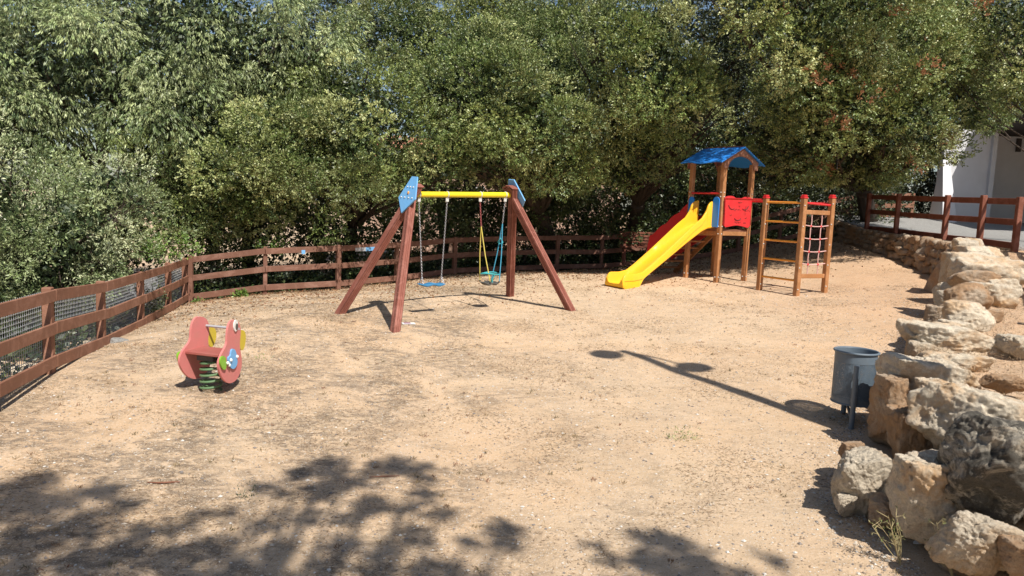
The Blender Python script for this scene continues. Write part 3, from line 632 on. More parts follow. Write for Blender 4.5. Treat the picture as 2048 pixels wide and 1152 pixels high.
m = MB(); m.tube([Q2+tb*.10-ta*.0, atz(c1, zr+.01)+(0, 0.0, 0)], .021, 12); m.build('overhead_bar', M['red'], cf, True)
m = MB(); m.tube([P3*A_((1, 1, 0))+zv*(zr+.0)+tb*.05, atz(c3, zr-.02)], .021, 12); m.build('overhead_bar', M['red'], cf, True)
m = MB(); m.tube([atz(c2, zr-.03)+dd*.05, atz(c3, zr-.05)-dd*.05], .021, 12); m.build('overhead_bar', M['red'], cf, True)

# ------------------------------------------------------------------ spring rider
sp = gp(422, 782); d_ = unit((.27, .96, 0)); e_ = unit((.96, -.27, 0)); sc = sp[1]/1500
sr = empty('spring_rider', tuple(sp), 'faded pink bird-shaped spring rider on a green coil in the left of the yard', 'spring rider')
kz = sc/5.235; ks = kz/.60
def pan(x, y, x0): s_ = (x-x0)*ks; return s_, (985-y)*kz*1.02-s_*.17
outl_ = [(495, 210), (530, 217), (560, 240), (578, 285), (583, 330), (580, 385), (572, 440), (572, 500), (585, 560), (600, 640), (598, 710), (580, 775), (550, 830), (505, 868), (450, 884), (405, 872), (365, 840), (330, 790), (308, 735), (300, 690), (305, 640), (325, 590), (355, 540), (385, 500), (403, 455), (406, 400), (410, 340), (420, 285), (440, 240), (465, 217)]
def smoothp(P, it=2):
    for _ in range(it):
        Q = []
        for i in range(len(P)):
            a = A_(P[i]); b_ = A_(P[(i+1) % len(P)]); Q += [tuple(a*.75+b_*.25), tuple(a*.25+b_*.75)]
        P = Q
    return P
O1 = smoothp([pan(x, y, 448) for x, y in outl_], 1); HS = .215
def rpt(s_, z, o_): return sp+d_*s_+e_*o_+zv*z
for sg in (-1, 1):
    d_ = unit((.27, .96, 0)) if sg < 0 else unit((.12, .99, 0))
    m = MB(); m.plate([rpt(s_, z, sg*HS) for s_, z in O1], e_, .024*1); pn = m.build('side_panel', M['pink'], sr)
    o_ = sg*HS+(.026 if sg > 0 else -.02)
    th_ = .018
    tail = smoothp([pan(x, y, 848) for x, y in ((775, 578), (798, 610), (802, 700), (787, 728), (752, 712), (728, 660), (728, 605), (745, 585))])
    wing = smoothp([pan(x, y, 848) for x, y in ((852, 515), (885, 520), (902, 560), (922, 625), (915, 695), (872, 735), (835, 718), (806, 670), (800, 600), (832, 590), (838, 540))])
    dt = -.0 if sg > 0 else -.0
    m = MB(); m.plate([rpt(s_-.04, z, o_) for s_, z in tail], e_, th_); m.build('tail_piece', M['green'], pn)
    m = MB(); m.plate([rpt(s_, z, o_+(.0)) for s_, z in wing], e_, th_); wg = m.build('wing_piece', M['lblue'], pn)
    for x, y in ((830, 633), (910, 600), (790, 662), (808, 685)):
        s_, z = pan(x, y, 848); m = MB(); m.ball(rpt(s_, z, o_+sg*.02), .018, 8, 6); m.build('bolt_cap', M['white'], pn, True)
    beak = smoothp([pan(x, y, 855) for x, y in ((925, 340), (965, 322), (1035, 318), (1065, 360), (1062, 450), (1035, 535), (1000, 540), (975, 490), (935, 508), (915, 430))], 1)
    m = MB(); m.plate([rpt(s_, z, sg*HS+.004) for s_, z in beak], e_, .016); m.build('beak', M['beak'], pn)
    s_, z = pan(915, 272, 858); m = MB()
    m.plate([rpt(s_+.045*math.cos(t), z+.062*math.sin(t), o_) for t in np.linspace(0, 6.283, 21)[:-1]], e_, .012*1); ey = m.build('eye', M['white'], pn)
    m = MB(); m.plate([rpt(s_+.012+.026*math.cos(t), z-.012+.034*math.sin(t), o_+(.0125 if sg > 0 else -.004)) for t in np.linspace(0, 6.283, 17)[:-1]], e_, .004); m.build('pupil', M['rubber'], ey)
zseat = (985-560)*kz; d_ = unit((.27, .96, 0))
m = MB(); m.box(sp+zv*zseat+d_*-.01, .032, .30, HS*2-.03, zv, d_, e_, bev=.006); m.build('seat', M['pinkdk'], sr)
m = MB(); m.box(sp+zv*(zseat-.055), .06, .20, .20, zv, d_, e_, bev=.006); m.build('spring_plate', M['rubber'], sr)
s_, z = pan(560, 305, 448); m = MB(); m.tube([rpt(s_-.01, z, -HS), rpt(s_-.01, z, HS)], .014, 12); m.build('handlebar', M['grey'], sr, True)
T = np.linspace(0, 2*math.pi*5.3, 150); Rr = 105*kz; m = MB(); m.tube([sp+A_((Rr*math.cos(t), Rr*math.sin(t), .0+(zseat-.07)*t/T[-1])) for t in T], .0125, 8); m.build('spring', M['spring'], sr, True)

# ------------------------------------------------------------------ litter bin
bb = at(1700, 842, 7.35); ztop = at(1708, 702, 7.35)[2]; zbot = at(1703, 803, 7.35)[2]; bx_, by_ = bb[0]+.0, 7.35; Rb = .203
lb = empty('litter_bin', (bx_, by_, g1(bx_, by_)), 'blue-grey perforated steel litter bin on two posts beside the rocks', 'litter bin')
def cyl(z0, z1, r, mat, name, n=64, th_=.006, r1=None):
    r1 = r1 or r; V = []; 
    for z, rr_ in ((z0, r), (z1, r1), (z1, r1-th_), (z0, r-th_)): V += [(bx_+rr_*math.cos(2*math.pi*i/n), by_+rr_*math.sin(2*math.pi*i/n), z) for i in range(n)]
    m = MB(); m.add(V, [(k*n+i, k*n+(i+1) % n, ((k+1) % 4)*n+(i+1) % n, ((k+1) % 4)*n+i) for k in range(4) for i in range(n)]); return m.build(name, mat, lb, True)
hh = ztop-zbot
cyl(zbot, zbot+.10*hh, Rb*.96, M['bin'], 'bottom_band'); cyl(ztop-.20*hh, ztop, Rb*.97, M['bin'], 'top_band')
n = 64; V = []; 
ps_ = [cyl(zbot+.10*hh, ztop-.20*hh, Rb*.955, M['perf'], 'perforated_shell', th_=.002)]
for a0 in (-1.95, 1.19, -.38, 2.76):   # plain vertical strips of the shell
    m = MB(); V = []; 
    for i in range(9):
        a = a0-.16+.32*i/8
        for z in (zbot+.10*hh, ztop-.20*hh):
            for r in (Rb*.962, Rb*.95): V.append((bx_+r*math.cos(a), by_+r*math.sin(a), z))
    m.add(V, [(4*i, 4*i+4, 4*i+6, 4*i+2) for i in range(8)]+[(4*i+1, 4*i+3, 4*i+7, 4*i+5) for i in range(8)]); m.build('shell_strip', M['bin'], lb, True)
m = MB(); m.tube([(bx_+Rb*math.cos(t), by_+Rb*math.sin(t), ztop) for t in np.linspace(0, 2*math.pi, 65)[:-1]], .012, 8, closed=True); m.build('rim', M['bin'], lb, True)
m = MB(); m.tube([(bx_+Rb*.96*math.cos(t), by_+Rb*.96*math.sin(t), zbot) for t in np.linspace(0, 2*math.pi, 65)[:-1]], .009, 8, closed=True); m.build('bottom_ring', M['bin'], lb, True)
m = MB(); m.plate([(bx_+Rb*.94*math.cos(t), by_+Rb*.94*math.sin(t), zbot+.01) for t in np.linspace(0, 2*math.pi, 33)[:-1]], zv, .006); m.build('floor_plate', M['bin'], lb)
for sg, zt2 in ((-1, .80), (1, .72)):
    q = A_((bx_-.03*1, by_, 0))+A_((.09*sg*.7, .235*sg, 0)); gq = g1(q[0], q[1]); m = MB(); m.tube([(q[0], q[1], gq-.15), (q[0], q[1], zbot+hh*zt2)], .026, 14); pp = m.build('post', M['bin'], lb, True)
    m = MB(); m.box((q[0]-.0, q[1]-sg*.03, zbot+hh*.6), .03, .04, .03); m.box((q[0], q[1]-sg*.03, zbot+hh*.12), .03, .04, .03); m.build('bracket', M['bin'], pp)
q0 = A_((bx_-.03-.06, by_-.235, zbot-.14)); m = MB(); m.tube([q0, (bx_+.03, by_+.2, zbot-.03)], .016, 8); m.build('brace', M['bin'], lb, True)

# ------------------------------------------------------------------ slatted bench in the shade
bc = at(1280, 525, 20.6); bn = empty('bench', tuple(bc), 'dark red slatted bench in the shade behind the yellow slide', 'bench')
for k in range(5): m = MB(); m.box(bc+A_((0, .2+.02*k, .46+.085*k)), 1.15, .025, .06, bev=.005); m.build('back_slat', M['fence_dark'], bn)
for k in range(4): m = MB(); m.box(bc+A_((0, -.18+.1*k, .42)), 1.15, .075, .03, bev=.005); m.build('seat_slat', M['fence_dark'], bn)
for sx in (-.45, .45):
    m = MB(); m.bar(bc+A_((sx, -.15, -.1)), bc+A_((sx, -.15, .40)), .05, up=(0, 1, 0)); m.bar(bc+A_((sx, .17, -.1)), bc+A_((sx, .30, .86)), .05, up=(0, 1, 0)); m.bar(bc+A_((sx, -.18, .385)), bc+A_((sx, .2, .385)), .05); m.build('leg', M['fence_dark'], bn)

# ------------------------------------------------------------------ street lamp beyond the right edge (its shadow crosses the yard)
ls1 = gp(1215, 709); ls2 = gp(1385, 734); ltop = gp(1248, 703); cot = 1/math.tan(SUN_EL); sh = A_((-math.sin(SUN_AZ), math.cos(SUN_AZ), 0))*cot
LH = 7.8
def up_from(s_, h): return A_((s_[0], s_[1], s_[2]))-sh*h+zv*h
T_ = up_from(ltop, LH); base = A_((T_[0], T_[1], float(zt(T_[1])) if T_[0] > wallx(T_[1])+.4 else g1(T_[0], T_[1])))
print('lamp base', base, T_)
lm = empty('street_lamp', tuple(base), 'twin-headed street lamp standing on the terrace out of frame, seen by its shadow', 'street lamp')
m = MB(); m.tube([base-zv*.3, base+zv*2.5, T_], [.11, .095, .075], 14); m.build('pole', M['bin'], lm, True)
for s_ in (ls1, ls2):
    Hd = up_from(s_, LH-.15); dv = unit((Hd-T_)*A_((1, 1, 0))); m = MB(); m.tube([T_-zv*.1, T_+dv*.2+zv*.02, Hd], .025, 8); ar = m.build('arm', M['bin'], lm, True)
    m = MB(); m.ball(Hd+dv*.02, .235, 18, 10, (1, 1, .42)); m.build('lamp_head', M['bin'], lm, True)
# ------------------------------------------------------------------ boulders of the rock wall
def ico(sub):
    bm = bmesh.new(); bmesh.ops.create_icosphere(bm, subdivisions=sub, radius=1); bm.verts.ensure_lookup_table()
    V = A_([v.co[:] for v in bm.verts]); Fc = [tuple(v.index for v in q.verts) for q in bm.faces]; bm.free(); return V, Fc
ICO = {s: ico(s) for s in (2, 3, 4, 5, 6)}
def fbm(P, sc, seed, octv=5, H=.75):
    return A_([noise.fractal(Vector(p*sc)+Vector((seed*7.3, seed*3.1, -seed*5.7)), H, 2.1, octv) for p in P])
def rockshape(rad, seed, sub=5, rot=0., cuts=11, rough=1., flat=.85):
    """chiselled block: soft intersection of random planes plus fractal relief"""
    r = np.random.default_rng(seed); U_, Fc = ICO[sub]; N = r.normal(size=(cuts, 3)); N /= np.linalg.norm(N, axis=1)[:, None]
    N = np.r_[N, [[0, 0, 1], [0, 0, -1], [1, .1, 0], [-1, 0, .1], [0, -1, .15], [.1, 1, 0]]]; N /= np.linalg.norm(N, axis=1)[:, None]
    D = np.r_[r.uniform(.62, 1.0, cuts), r.uniform(.80, .95, 6)]; D[cuts] = flat; dt = U_@N.T; t = np.where(dt > .05, D/np.maximum(dt, .05), 9.)
    k = 26.; rad_ = -np.log(np.exp(-k*np.minimum(t, 3)).sum(1))/k; rad_ = rad_/np.percentile(rad_, 80)*.97
    P = U_*rad_[:, None]*A_(rad)
    sc = 1/max(rad); R0 = np.mean(rad)
    d = fbm(P, 1.6*sc, seed)*.06*R0; rdg = 1-np.abs(fbm(P*A_((1, 1, 1.8)), 2.6*sc, seed+9, 5)); d = d + (rdg-.8)*.10*R0
    d = d - np.maximum(0, fbm(P, 3.5*sc, seed+21, 4)-.25)*.13*R0
    d = d + fbm(P, 9*sc, seed+5, 3, .5)*.024*R0
    P = P + U_*(d*rough)[:, None]
    c, s = math.cos(rot), math.sin(rot); return np.c_[P[:, 0]*c-P[:, 1]*s, P[:, 0]*s+P[:, 1]*c, P[:, 2]], Fc
def boulder(px, py, w, h, d, mat, label, seed, deep=1.0, rot=None, sub=5, name='boulder', group=None, tilt=0.):
    c = at(px, py, d); k = d/1500; rx = w*k/2; rz = h*k/2/.97; rz = max(rz, .25*rx)
    ry = (rx+rz)/2*deep; rot = rng.uniform(-.3, .3) if rot is None else rot
    kk = 1+ry*.28/c[1]; rx *= kk; ry *= kk; rz *= kk
    P, Fc = rockshape((rx*1.1, ry, rz*1.1), seed, sub, 0, flat=.52 if d < 7 else .78)
    shr = .38 if d < 7 else .22
    P = np.c_[P[:, 0]-P[:, 2]*shr*.55, P[:, 1]-P[:, 2]*shr, P[:, 2]]
    for q_, e_ in ((0, rx), (2, rz)):
        lo_, hi_ = np.percentile(P[:, q_], [.3, 99.7]); P[:, q_] = (P[:, q_]-(lo_+hi_)/2)*(2*e_/(hi_-lo_))*1.02
    if tilt:
        ct, st_ = math.cos(tilt), math.sin(tilt); P = np.c_[P[:, 0]*ct+P[:, 2]*st_, P[:, 1], -P[:, 0]*st_+P[:, 2]*ct]
    o = mk(name, P, Fc, M[mat], smooth=True); o.location = c*kk; tag(o, label, 'boulder', group or 'boulders of the terrace wall'); return o
BL = [
 (1905, 692, 205, 74, 8.0, 'rock', 'large flat-topped pale slab boulder above and right of the litter bin', 11, 1.0, .05),
 (1858, 774, 178, 118, 6.6, 'rock', 'pale sloping boulder directly right of the litter bin', 12, 1.1, .1),
 (1784, 828, 72, 156, 6.5, 'rockb', 'tall brown rugged boulder face just right of the litter bin posts', 13, .8, 0),
 (1868, 782, 75, 50, 5.9, 'rock', 'small pale rock wedged above the big white topped boulder', 14, 1, 0),
 (1925, 848, 225, 155, 5.0, 'rock', 'big boulder with broad white sunlit top left of the black lichened one', 15, 1.0, .25),
 (1822, 893, 112, 170, 5.3, 'rockb', 'rust brown shaded boulder under the big white topped boulder', 16, .8, .0),
 (1728, 975, 118, 150, 5.2, 'rockg', 'grey boulder at the left foot of the wall, below the litter bin', 17, .9, -.25),
 (1706, 912, 52, 56, 5.8, 'rockb', 'small brown rock on top of the grey boulder at the foot of the wall', 18, 1, 0),
 (1862, 1000, 140, 185, 4.62, 'rock', 'cream and orange upright boulder between the grey one and the black lichened one', 19, .9, -.05),
 (2000, 962, 215, 245, 4.35, 'rockd', 'huge boulder covered in black lichen at the right edge', 20, .9, .15),
 (1958, 1092, 150, 125, 4.2, 'rockg', 'grey boulder below the black lichened one near the bottom edge', 21, .9, .25),
 (1782, 1032, 88, 84, 4.95, 'rockb', 'low reddish boulder at the foot of the wall between grey and cream boulders', 22, .9, 0),
 (2050, 1120, 90, 90, 4.0, 'rockb', 'brown rock cut by the bottom right corner of the frame', 23, 1, 0),
 (2040, 695, 70, 40, 7.6, 'rockg', 'flat grey stone on the terrace at the right edge, beside the pale slab', 24, 1, 0),
 (2002, 822, 110, 62, 6.0, 'rockg', 'flat shaded stone on the terrace behind the black lichened boulder', 25, 1, .2),
 (1905, 730, 120, 44, 7.2, 'rock', 'low pale rock tucked under the flat topped slab boulder', 39, 1, 0),
 (1836, 716, 56, 60, 7.9, 'rockg', 'grey knob of rock at the left end of the flat topped slab boulder', 40, .9, 0),
 (1928, 634, 92, 56, 9.0, 'rock', 'rounded pale rock just beyond the flat topped slab boulder', 26, 1, 0),
 (1908, 662, 60, 38, 8.6, 'rock', 'little white rock touching the far edge of the slab boulder', 27, 1, 0),
 (1928, 600, 90, 60, 10.0, 'rockb', 'orange tinted rock halfway along the curve of the wall', 28, 1, 0),
 (1985, 597, 72, 54, 10.2, 'rock', 'cream rock set on the terrace side of the orange tinted rock', 29, 1, 0),
 (1975, 543, 150, 62, 11.5, 'rock', 'broad white boulder where the wall bends, below the terrace fence', 30, 1, 0),
 (1940, 562, 90, 40, 10.9, 'rockb', 'brownish slab under the broad white boulder at the bend', 31, 1, 0),
 (1915, 560, 44, 96, 11.9, 'rockg', 'tall grey shaded stone standing at the bend of the wall', 32, .8, 0),
 (1958, 512, 84, 34, 12.7, 'rock', 'pale rock behind the broad white boulder at the bend', 33, 1, 0),
 (1935, 494, 70, 32, 13.6, 'rockg', 'grey rock at the foot of the terrace fence posts', 34, 1, 0),
 (1895, 545, 50, 80, 13.9, 'rockb', 'tall brown stone at the corner where the long rubble wall starts', 35, .8, 0),
 (1896, 606, 46, 44, 10.8, 'rockg', 'small dark rock low in the shaded bend of the wall', 36, .9, 0),
 (1848, 668, 40, 44, 9.8, 'rockg', 'small grey rock at the wall foot beyond the slab boulder', 37, .9, 0),
 (1872, 640, 46, 52, 10.0, 'rockb', 'brown rock in shadow at the wall foot, left of the rounded pale rock', 38, .9, 0),
 (1800, 985, 56, 60, 5.0, 'rockg', 'small grey stone packed between the grey boulder and the rust brown one', 43, .9, 0),
 (1870, 745, 90, 44, 6.9, 'rock', 'cream stone packed behind the pale sloping boulder right of the bin', 44, 1, 0),
 (2010, 770, 80, 36, 6.3, 'rockb', 'low brown stone on the terrace behind the big white topped boulder', 45, 1, 0),
 (1962, 640, 60, 40, 9.4, 'rockb', 'tan stone packed beside the rounded pale rock beyond the slab', 46, 1, 0),
 (1900, 590, 50, 46, 11.0, 'rockg', 'grey stone low in the wall under the orange tinted rock', 47, 1, 0),
 (2000, 575, 70, 34, 10.8, 'rock', 'white stone on the terrace edge beyond the cream rock', 48, 1, 0),
 (1885, 930, 60, 50, 5.1, 'rockb', 'brown stone squeezed under the big white topped boulder', 41, .9, 0),
 (1690, 1010, 46, 50, 5.15, 'rockg', 'small grey stone leaning on the foot of the grey boulder', 42, .9, 0),
]
for px, py, w, h, d, mat, lb_, sd_, dp, tl in BL:
    if d > 7: h *= 1.12; dp *= 1.1
    boulder(px, py, w, h, d, mat, lb_, sd_, dp, 0, 6 if d < 8.3 else 5, tilt=tl)
# loose packing stones behind the boulders: one weathered rubble core
def rubble(name, pts, hfun, n, label, mat, smin, smax, seed, off=0.):
    r = np.random.default_rng(seed); V = []; Fc = []; L = np.cumsum([0]+[np.linalg.norm(A_(pts[i+1])-A_(pts[i])) for i in range(len(pts)-1)]); px_ = [p[0] for p in pts]; py_ = [p[1] for p in pts]
    rows = 4; per = n//rows
    for k in range(rows):
        for i in range(per):
            s = L[-1]*(i+.5*(k % 2)+r.uniform(.2, .8))/per; s = min(s, L[-1]); x = np.interp(s, L, px_); y = np.interp(s, L, py_); z0 = g1(x, y); z1 = hfun(y)
            sz = r.uniform(smin, smax); P, F_ = rockshape((sz*r.uniform(.8, 1.15), sz*.8, (z1-z0)/rows*r.uniform(.6, .95)), int(r.integers(1e6)), 3, r.uniform(0, 6.28), 9, 1.1)
            c = A_((x+off+.05*k+r.uniform(-.04, .05), y, z0+(z1-z0)*(k+.5)/rows)); q = len(V); V += (P+c).tolist(); Fc += [tuple(a+q for a in t_) for t_ in F_]
    o = mk(name, V, Fc, M[mat], smooth=True); return tag(o, label, 'stone wall')
rubble('retaining_wall', [(8.45, 14.2), (8.9, 16.0), (9.1, 18.0), (9.25, 20.6), (9.5, 22.6)], lambda y: float(zt(y))+.05, 168, 'long low rubble stone wall holding up the terrace in the shade', 'rockb', .13, .23, 5, .1)
rubble('retaining_wall', [(2.9, 3.8), (2.75, 5.1), (3.45, 6.7), (4.05, 7.9), (5.05, 9.5), (6.4, 11.2), (7.75, 13), (8.4, 14.2)], lambda y: float(zt(y))-.12, 96, 'shaded packing stones behind the large boulders of the wall', 'rockb', .26, .38, 6, .32)
# pale stones outside and under the left fence
for i, (px, py, w, h, d, mat, lb_) in enumerate([(165, 700, 80, 34, 10.3, 'rock', 'pale stone seen through the wire mesh between the second and third fence posts'), (235, 684, 46, 16, 10.3, 'concrete', 'flat grey stone under the left fence between two posts'),
        (150, 716, 66, 18, 9.3, 'concrete', 'flat broken kerb stone under the bottom rail, beside the second fence post'), (40, 745, 130, 44, 8.6, 'rock', 'long pale stone behind the wire mesh at the left edge'), (2, 918, 46, 12, 6.05, 'white', 'flat white stone lying on the dirt at the left edge')]):
    o = boulder(px, py, w, h, d, mat, lb_, 60+i, 1.2, sub=4, name='stone', group='loose stones along the left fence'); o['category'] = 'stone'

# ------------------------------------------------------------------ vegetation
def runit(n, r):
    v = r.normal(size=(n, 3)); return v/np.linalg.norm(v, axis=1)[:, None]
def leaves(P, D, L, Wd, r, fold=0.):
    """rhombic leaves at P pointing along D -> (n*4,3)"""
    n = len(P); s = np.cross(D, runit(n, r)); s /= np.maximum(np.linalg.norm(s, axis=1), 1e-6)[:, None]
    L = np.asarray(L)*r.uniform(.7, 1.25, n)[:, None]; w = Wd*r.uniform(.75, 1.2, n)[:, None]
    nn = np.cross(D, s)
    a = P; b = P+D*L*.5+s*w*.5+nn*w*.12; c = P+D*L; d = P+D*L*.5-s*w*.5+nn*w*.12
    return np.stack([a, b, c, d], 1).reshape(-1, 3)
PAL = dict(oak=[(.19, .235, .07), (.10, .155, .042), (.40, .43, .19), (.055, .092, .028)], olive=[(.25, .31, .14), (.13, .18, .07), (.46, .50, .29), (.07, .11, .04)], celtis=[(.20, .26, .11), (.11, .16, .06), (.36, .41, .20), (.06, .095, .035)],
           dark=[(.042, .06, .024), (.03, .045, .018), (.075, .09, .036), (.03, .045, .016)], ivy=[(.025, .05, .014), (.045, .075, .022), (.02, .038, .012), (.10, .13, .045)], fresh=[(.13, .24, .04), (.10, .18, .035), (.17, .27, .06), (.07, .13, .03)])  # dark and ivy greens lowered to put under-canopy shade into the leaf colour
def crown(name, masses, pal, parent, seed, lobe=.43, spd=60, leaf=(.058, .030), droop=0., nl=8, dead=0., keep=.26, fill=1., lobdens=.62, up=.25):
    r = np.random.default_rng(seed); Ps, Ds, Cs_ = [], [], []; INN = []; pal = A_(PAL[pal])
    for (px, py, rx, ry, d) in masses:
        c = at(px, py, d)+r.normal(0, .12, 3); R = A_((rx*d/1500, (rx*ry)**.5*d/1500, ry*d/1500)); area = 4*math.pi*((R[0]*R[1])**1.6/3+(R[0]*R[2])**1.6/3+(R[1]*R[2])**1.6/3)**(1/1.6)
        n = int(area/(lobe*lobe*1.9)*lobdens); U_ = runit(n, r); U_ = U_[(U_[:, 1] < .35) | (r.random(n) < keep)]; n = len(U_)
        wob = 1+.75*A_([noise.noise(Vector(u*1.7+seed)) for u in U_])
        LC = c+U_*R*(wob*r.uniform(.45, 1.12, n)**.6)[:, None]; LR = lobe*r.uniform(.45, 1.45, n)
        lobhue = r.normal(0, .16, n); lobi = r.random(n)
        cnt = (4*math.pi*LR**2*spd).astype(int); idx = np.repeat(np.arange(n), cnt); N = len(idx); u = runit(N, r)
        # thin the unseen far side of each lobe, and the inward side
        outw = (u*U_[idx]).sum(1); kp = ((outw > -.25) | (r.random(N) < .25)) & ((u[:, 1] < .45) | (r.random(N) < keep)); idx = idx[kp]; u = u[kp]; N = len(idx)
        el = A_((1, 1, .8)); rr_ = np.where(r.random(N) < .8, r.uniform(.80, 1.06, N), r.uniform(.4, 1.25, N))
        bumpy = 1+.25*np.sin(u[:, 0]*5+idx)*np.cos(u[:, 2]*6+idx*1.7)
        P = LC[idx]+u*(LR[idx]*rr_*bumpy)[:, None]*el
        sdir = u*.8+U_[idx]*.3+A_((0, 0, up-droop*1.2)); sdir /= np.linalg.norm(sdir, axis=1)[:, None]
        P = np.repeat(P, nl, 0); D = np.repeat(sdir, nl, 0)+runit(N*nl, r)*(.85 if droop < .3 else .5); 
        if droop: D[:, 2] -= droop*1.2
        D /= np.linalg.norm(D, axis=1)[:, None]; P = P+D*.012+np.repeat(sdir, nl, 0)*r.uniform(-.05, .06, N*nl)[:, None]+runit(N*nl, r)*.022
        base = pal[np.minimum((r.random(N)*len(pal)).astype(int), len(pal)-1)]*.4+pal[np.minimum((lobi[idx]*len(pal)).astype(int), len(pal)-1)]*.6
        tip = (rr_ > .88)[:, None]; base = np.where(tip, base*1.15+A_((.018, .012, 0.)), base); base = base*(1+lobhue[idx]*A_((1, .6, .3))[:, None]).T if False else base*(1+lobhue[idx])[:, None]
        col = np.repeat(base, nl, 0)*r.uniform(.8, 1.25, N*nl)[:, None]
        if dead:
            ld = (np.arange(n) % max(2, int(1/dead))) == 1; spot = ld[idx] & (u@unit((.2, -.9, .1)) > .86); sp2 = np.repeat(spot, nl); col[sp2] = A_((.36, .17, .085))*r.uniform(.7, 1.3, sp2.sum())[:, None]
        Ps.append(P); Ds.append(D); Cs_.append(col)
        nf = int(area*fill*62)   # large inner leaves added as light blockers, coloured dark for shaded gaps
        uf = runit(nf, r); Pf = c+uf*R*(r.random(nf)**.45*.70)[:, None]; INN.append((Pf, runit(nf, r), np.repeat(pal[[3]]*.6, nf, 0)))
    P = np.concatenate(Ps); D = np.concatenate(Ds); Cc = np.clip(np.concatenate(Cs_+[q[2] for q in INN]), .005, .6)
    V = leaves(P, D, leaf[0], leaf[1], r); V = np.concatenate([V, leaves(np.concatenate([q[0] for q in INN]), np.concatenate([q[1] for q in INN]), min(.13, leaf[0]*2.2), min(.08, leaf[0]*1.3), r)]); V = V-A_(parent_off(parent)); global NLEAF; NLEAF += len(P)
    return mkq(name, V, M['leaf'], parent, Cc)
NLEAF = 0
def limbs(root, foot, masses, seed, r0_=.16, nb=5, up_t=.45):
    r = np.random.default_rng(seed); foot = A_(foot); cs = [at(m_[0], m_[1], m_[4]) for m_ in masses]; mean = np.mean(cs, 0); fork = foot+(mean-foot)*up_t+A_((r.uniform(-.2, .2), 0, 0))
    m = MB(); mid = (foot+fork)/2+A_((r.uniform(-.25, .25), r.uniform(-.1, .1), 0)); m.tube([foot-zv*.3, foot+zv*.1, mid, fork], [r0_*1.5, r0_*1.15, r0_*.95, r0_*.8], 10); tr = m.build('trunk', M['bark'], root, True)
    for c, ms in zip(cs, masses):
        R = ms[2]*ms[4]/1500
        for k in range(nb):
            tgt = c+runit(1, r)[0]*A_((R, R*.6, ms[3]*ms[4]/1500))*.8; j = fork+(tgt-fork)*.45+runit(1, r)[0]*.3+A_((0, 0, .15)); m = MB() if k == 0 else m
            m.tube([fork, (fork+j)/2+runit(1, r)[0]*.08, j, (j+tgt)/2+runit(1, r)[0]*.15, tgt], [r0_*.36, r0_*.27, r0_*.18, r0_*.09, r0_*.03], 6)
            for q in range(4):
                t2 = tgt+runit(1, r)[0]*.4; m.tube([j+(tgt-j)*r.uniform(0, .9), t2], [r0_*.13, r0_*.04], 5)
        m.build('limb', M['bark'], root, True)
def tree(name, label, cat, foot, masses, pal, seed, group=None, **kw):
    lk = {k: kw.pop(k) for k in ('r0_', 'nb', 'up_t') if k in kw}
    root = empty(name, tuple(foot), label, cat, group); limbs(root, foot, masses, seed, **lk); crown('crown', masses, pal, root, seed, **kw); return root
def ft(px, d, py=560):
    p = at(px, py, d); return A_((p[0], p[1], g1(p[0], p[1])))
TG = 'trees beyond the back fence'
# far backdrop row
FAR = dict(lobe=.9, spd=17, leaf=(.13, .07), keep=.2, fill=.8, nl=5)
for i, (px, py, rx, ry, d, lb_) in enumerate([(-60, 180, 230, 260, 27, 'tall dark tree at the far left behind the long-leaved tree'), (190, 60, 200, 230, 28, 'dark tree filling the gap behind the long-leaved tree crown'), (430, 250, 190, 200, 27, 'dark green tree behind the left oak'),
        (640, 130, 170, 230, 29, 'dark tree behind the gap between long-leaved tree and central oaks'), (880, 235, 170, 130, 28, 'dark tree far behind the left end of the swing crossbar'), (1090, 170, 170, 170, 29, 'dark tree far behind the right end of the swing crossbar'),
        (1290, 220, 170, 210, 29, 'dark tree behind the hanging oak crown'), (1490, 170, 150, 280, 28, 'dark tall tree right behind the blue roof of the play tower'), (1690, 110, 180, 260, 29, 'dark tree behind the brown spotted oak'), (1900, 140, 190, 180, 31, 'dark tree above the white building'), (2090, 60, 190, 200, 30, 'dark tree behind the top right corner crown')]):
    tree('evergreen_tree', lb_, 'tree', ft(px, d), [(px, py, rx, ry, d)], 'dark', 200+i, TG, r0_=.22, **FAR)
# nearer, individually shaped crowns; deeper masses added to shade what lies below
tree('broadleaf_tree', 'tall grey-green tree with long drooping leaves filling the top left', 'tree', ft(210, 19), [(120, 130, 230, 150, 16.5), (400, 70, 210, 120, 17.5), (330, 240, 200, 110, 17), (20, 260, 150, 90, 15.5), (580, 110, 130, 110, 18), (570, 250, 120, 70, 17.8)], 'celtis', 301, TG, droop=.62, leaf=(.088, .021), spd=44, lobe=.42, r0_=.24)
tree('shrubby_tree', 'pale silvery green bushy tree at the lower left behind the mesh fence', 'tree', ft(100, 13), [(110, 440, 175, 120, 12.0), (-60, 430, 150, 150, 11), (255, 430, 95, 80, 13.4), (190, 370, 105, 65, 12.8), (40, 560, 120, 80, 11.5), (200, 540, 80, 55, 13.0)], 'olive', 302, TG, leaf=(.056, .02), spd=78, lobe=.30, r0_=.10)
tree('oak_tree', 'olive-green oak standing just left of the swing set', 'tree', ft(500, 20.5), [(470, 330, 140, 120, 16.6), (590, 300, 110, 100, 16.8), (390, 440, 110, 85, 16.9), (545, 410, 115, 60, 17.2), (450, 260, 120, 80, 21), (600, 230, 110, 80, 21.5)], 'oak', 303, TG, r0_=.17)
tree('oak_tree', 'olive-green oak rising behind the left side plate of the swing set', 'tree', ft(668, 21), [(740, 255, 140, 110, 17.0), (690, 350, 80, 50, 17.0), (850, 320, 90, 50, 17.2), (700, 190, 90, 70, 17.6), (760, 320, 120, 60, 21)], 'oak', 304, TG, r0_=.20)
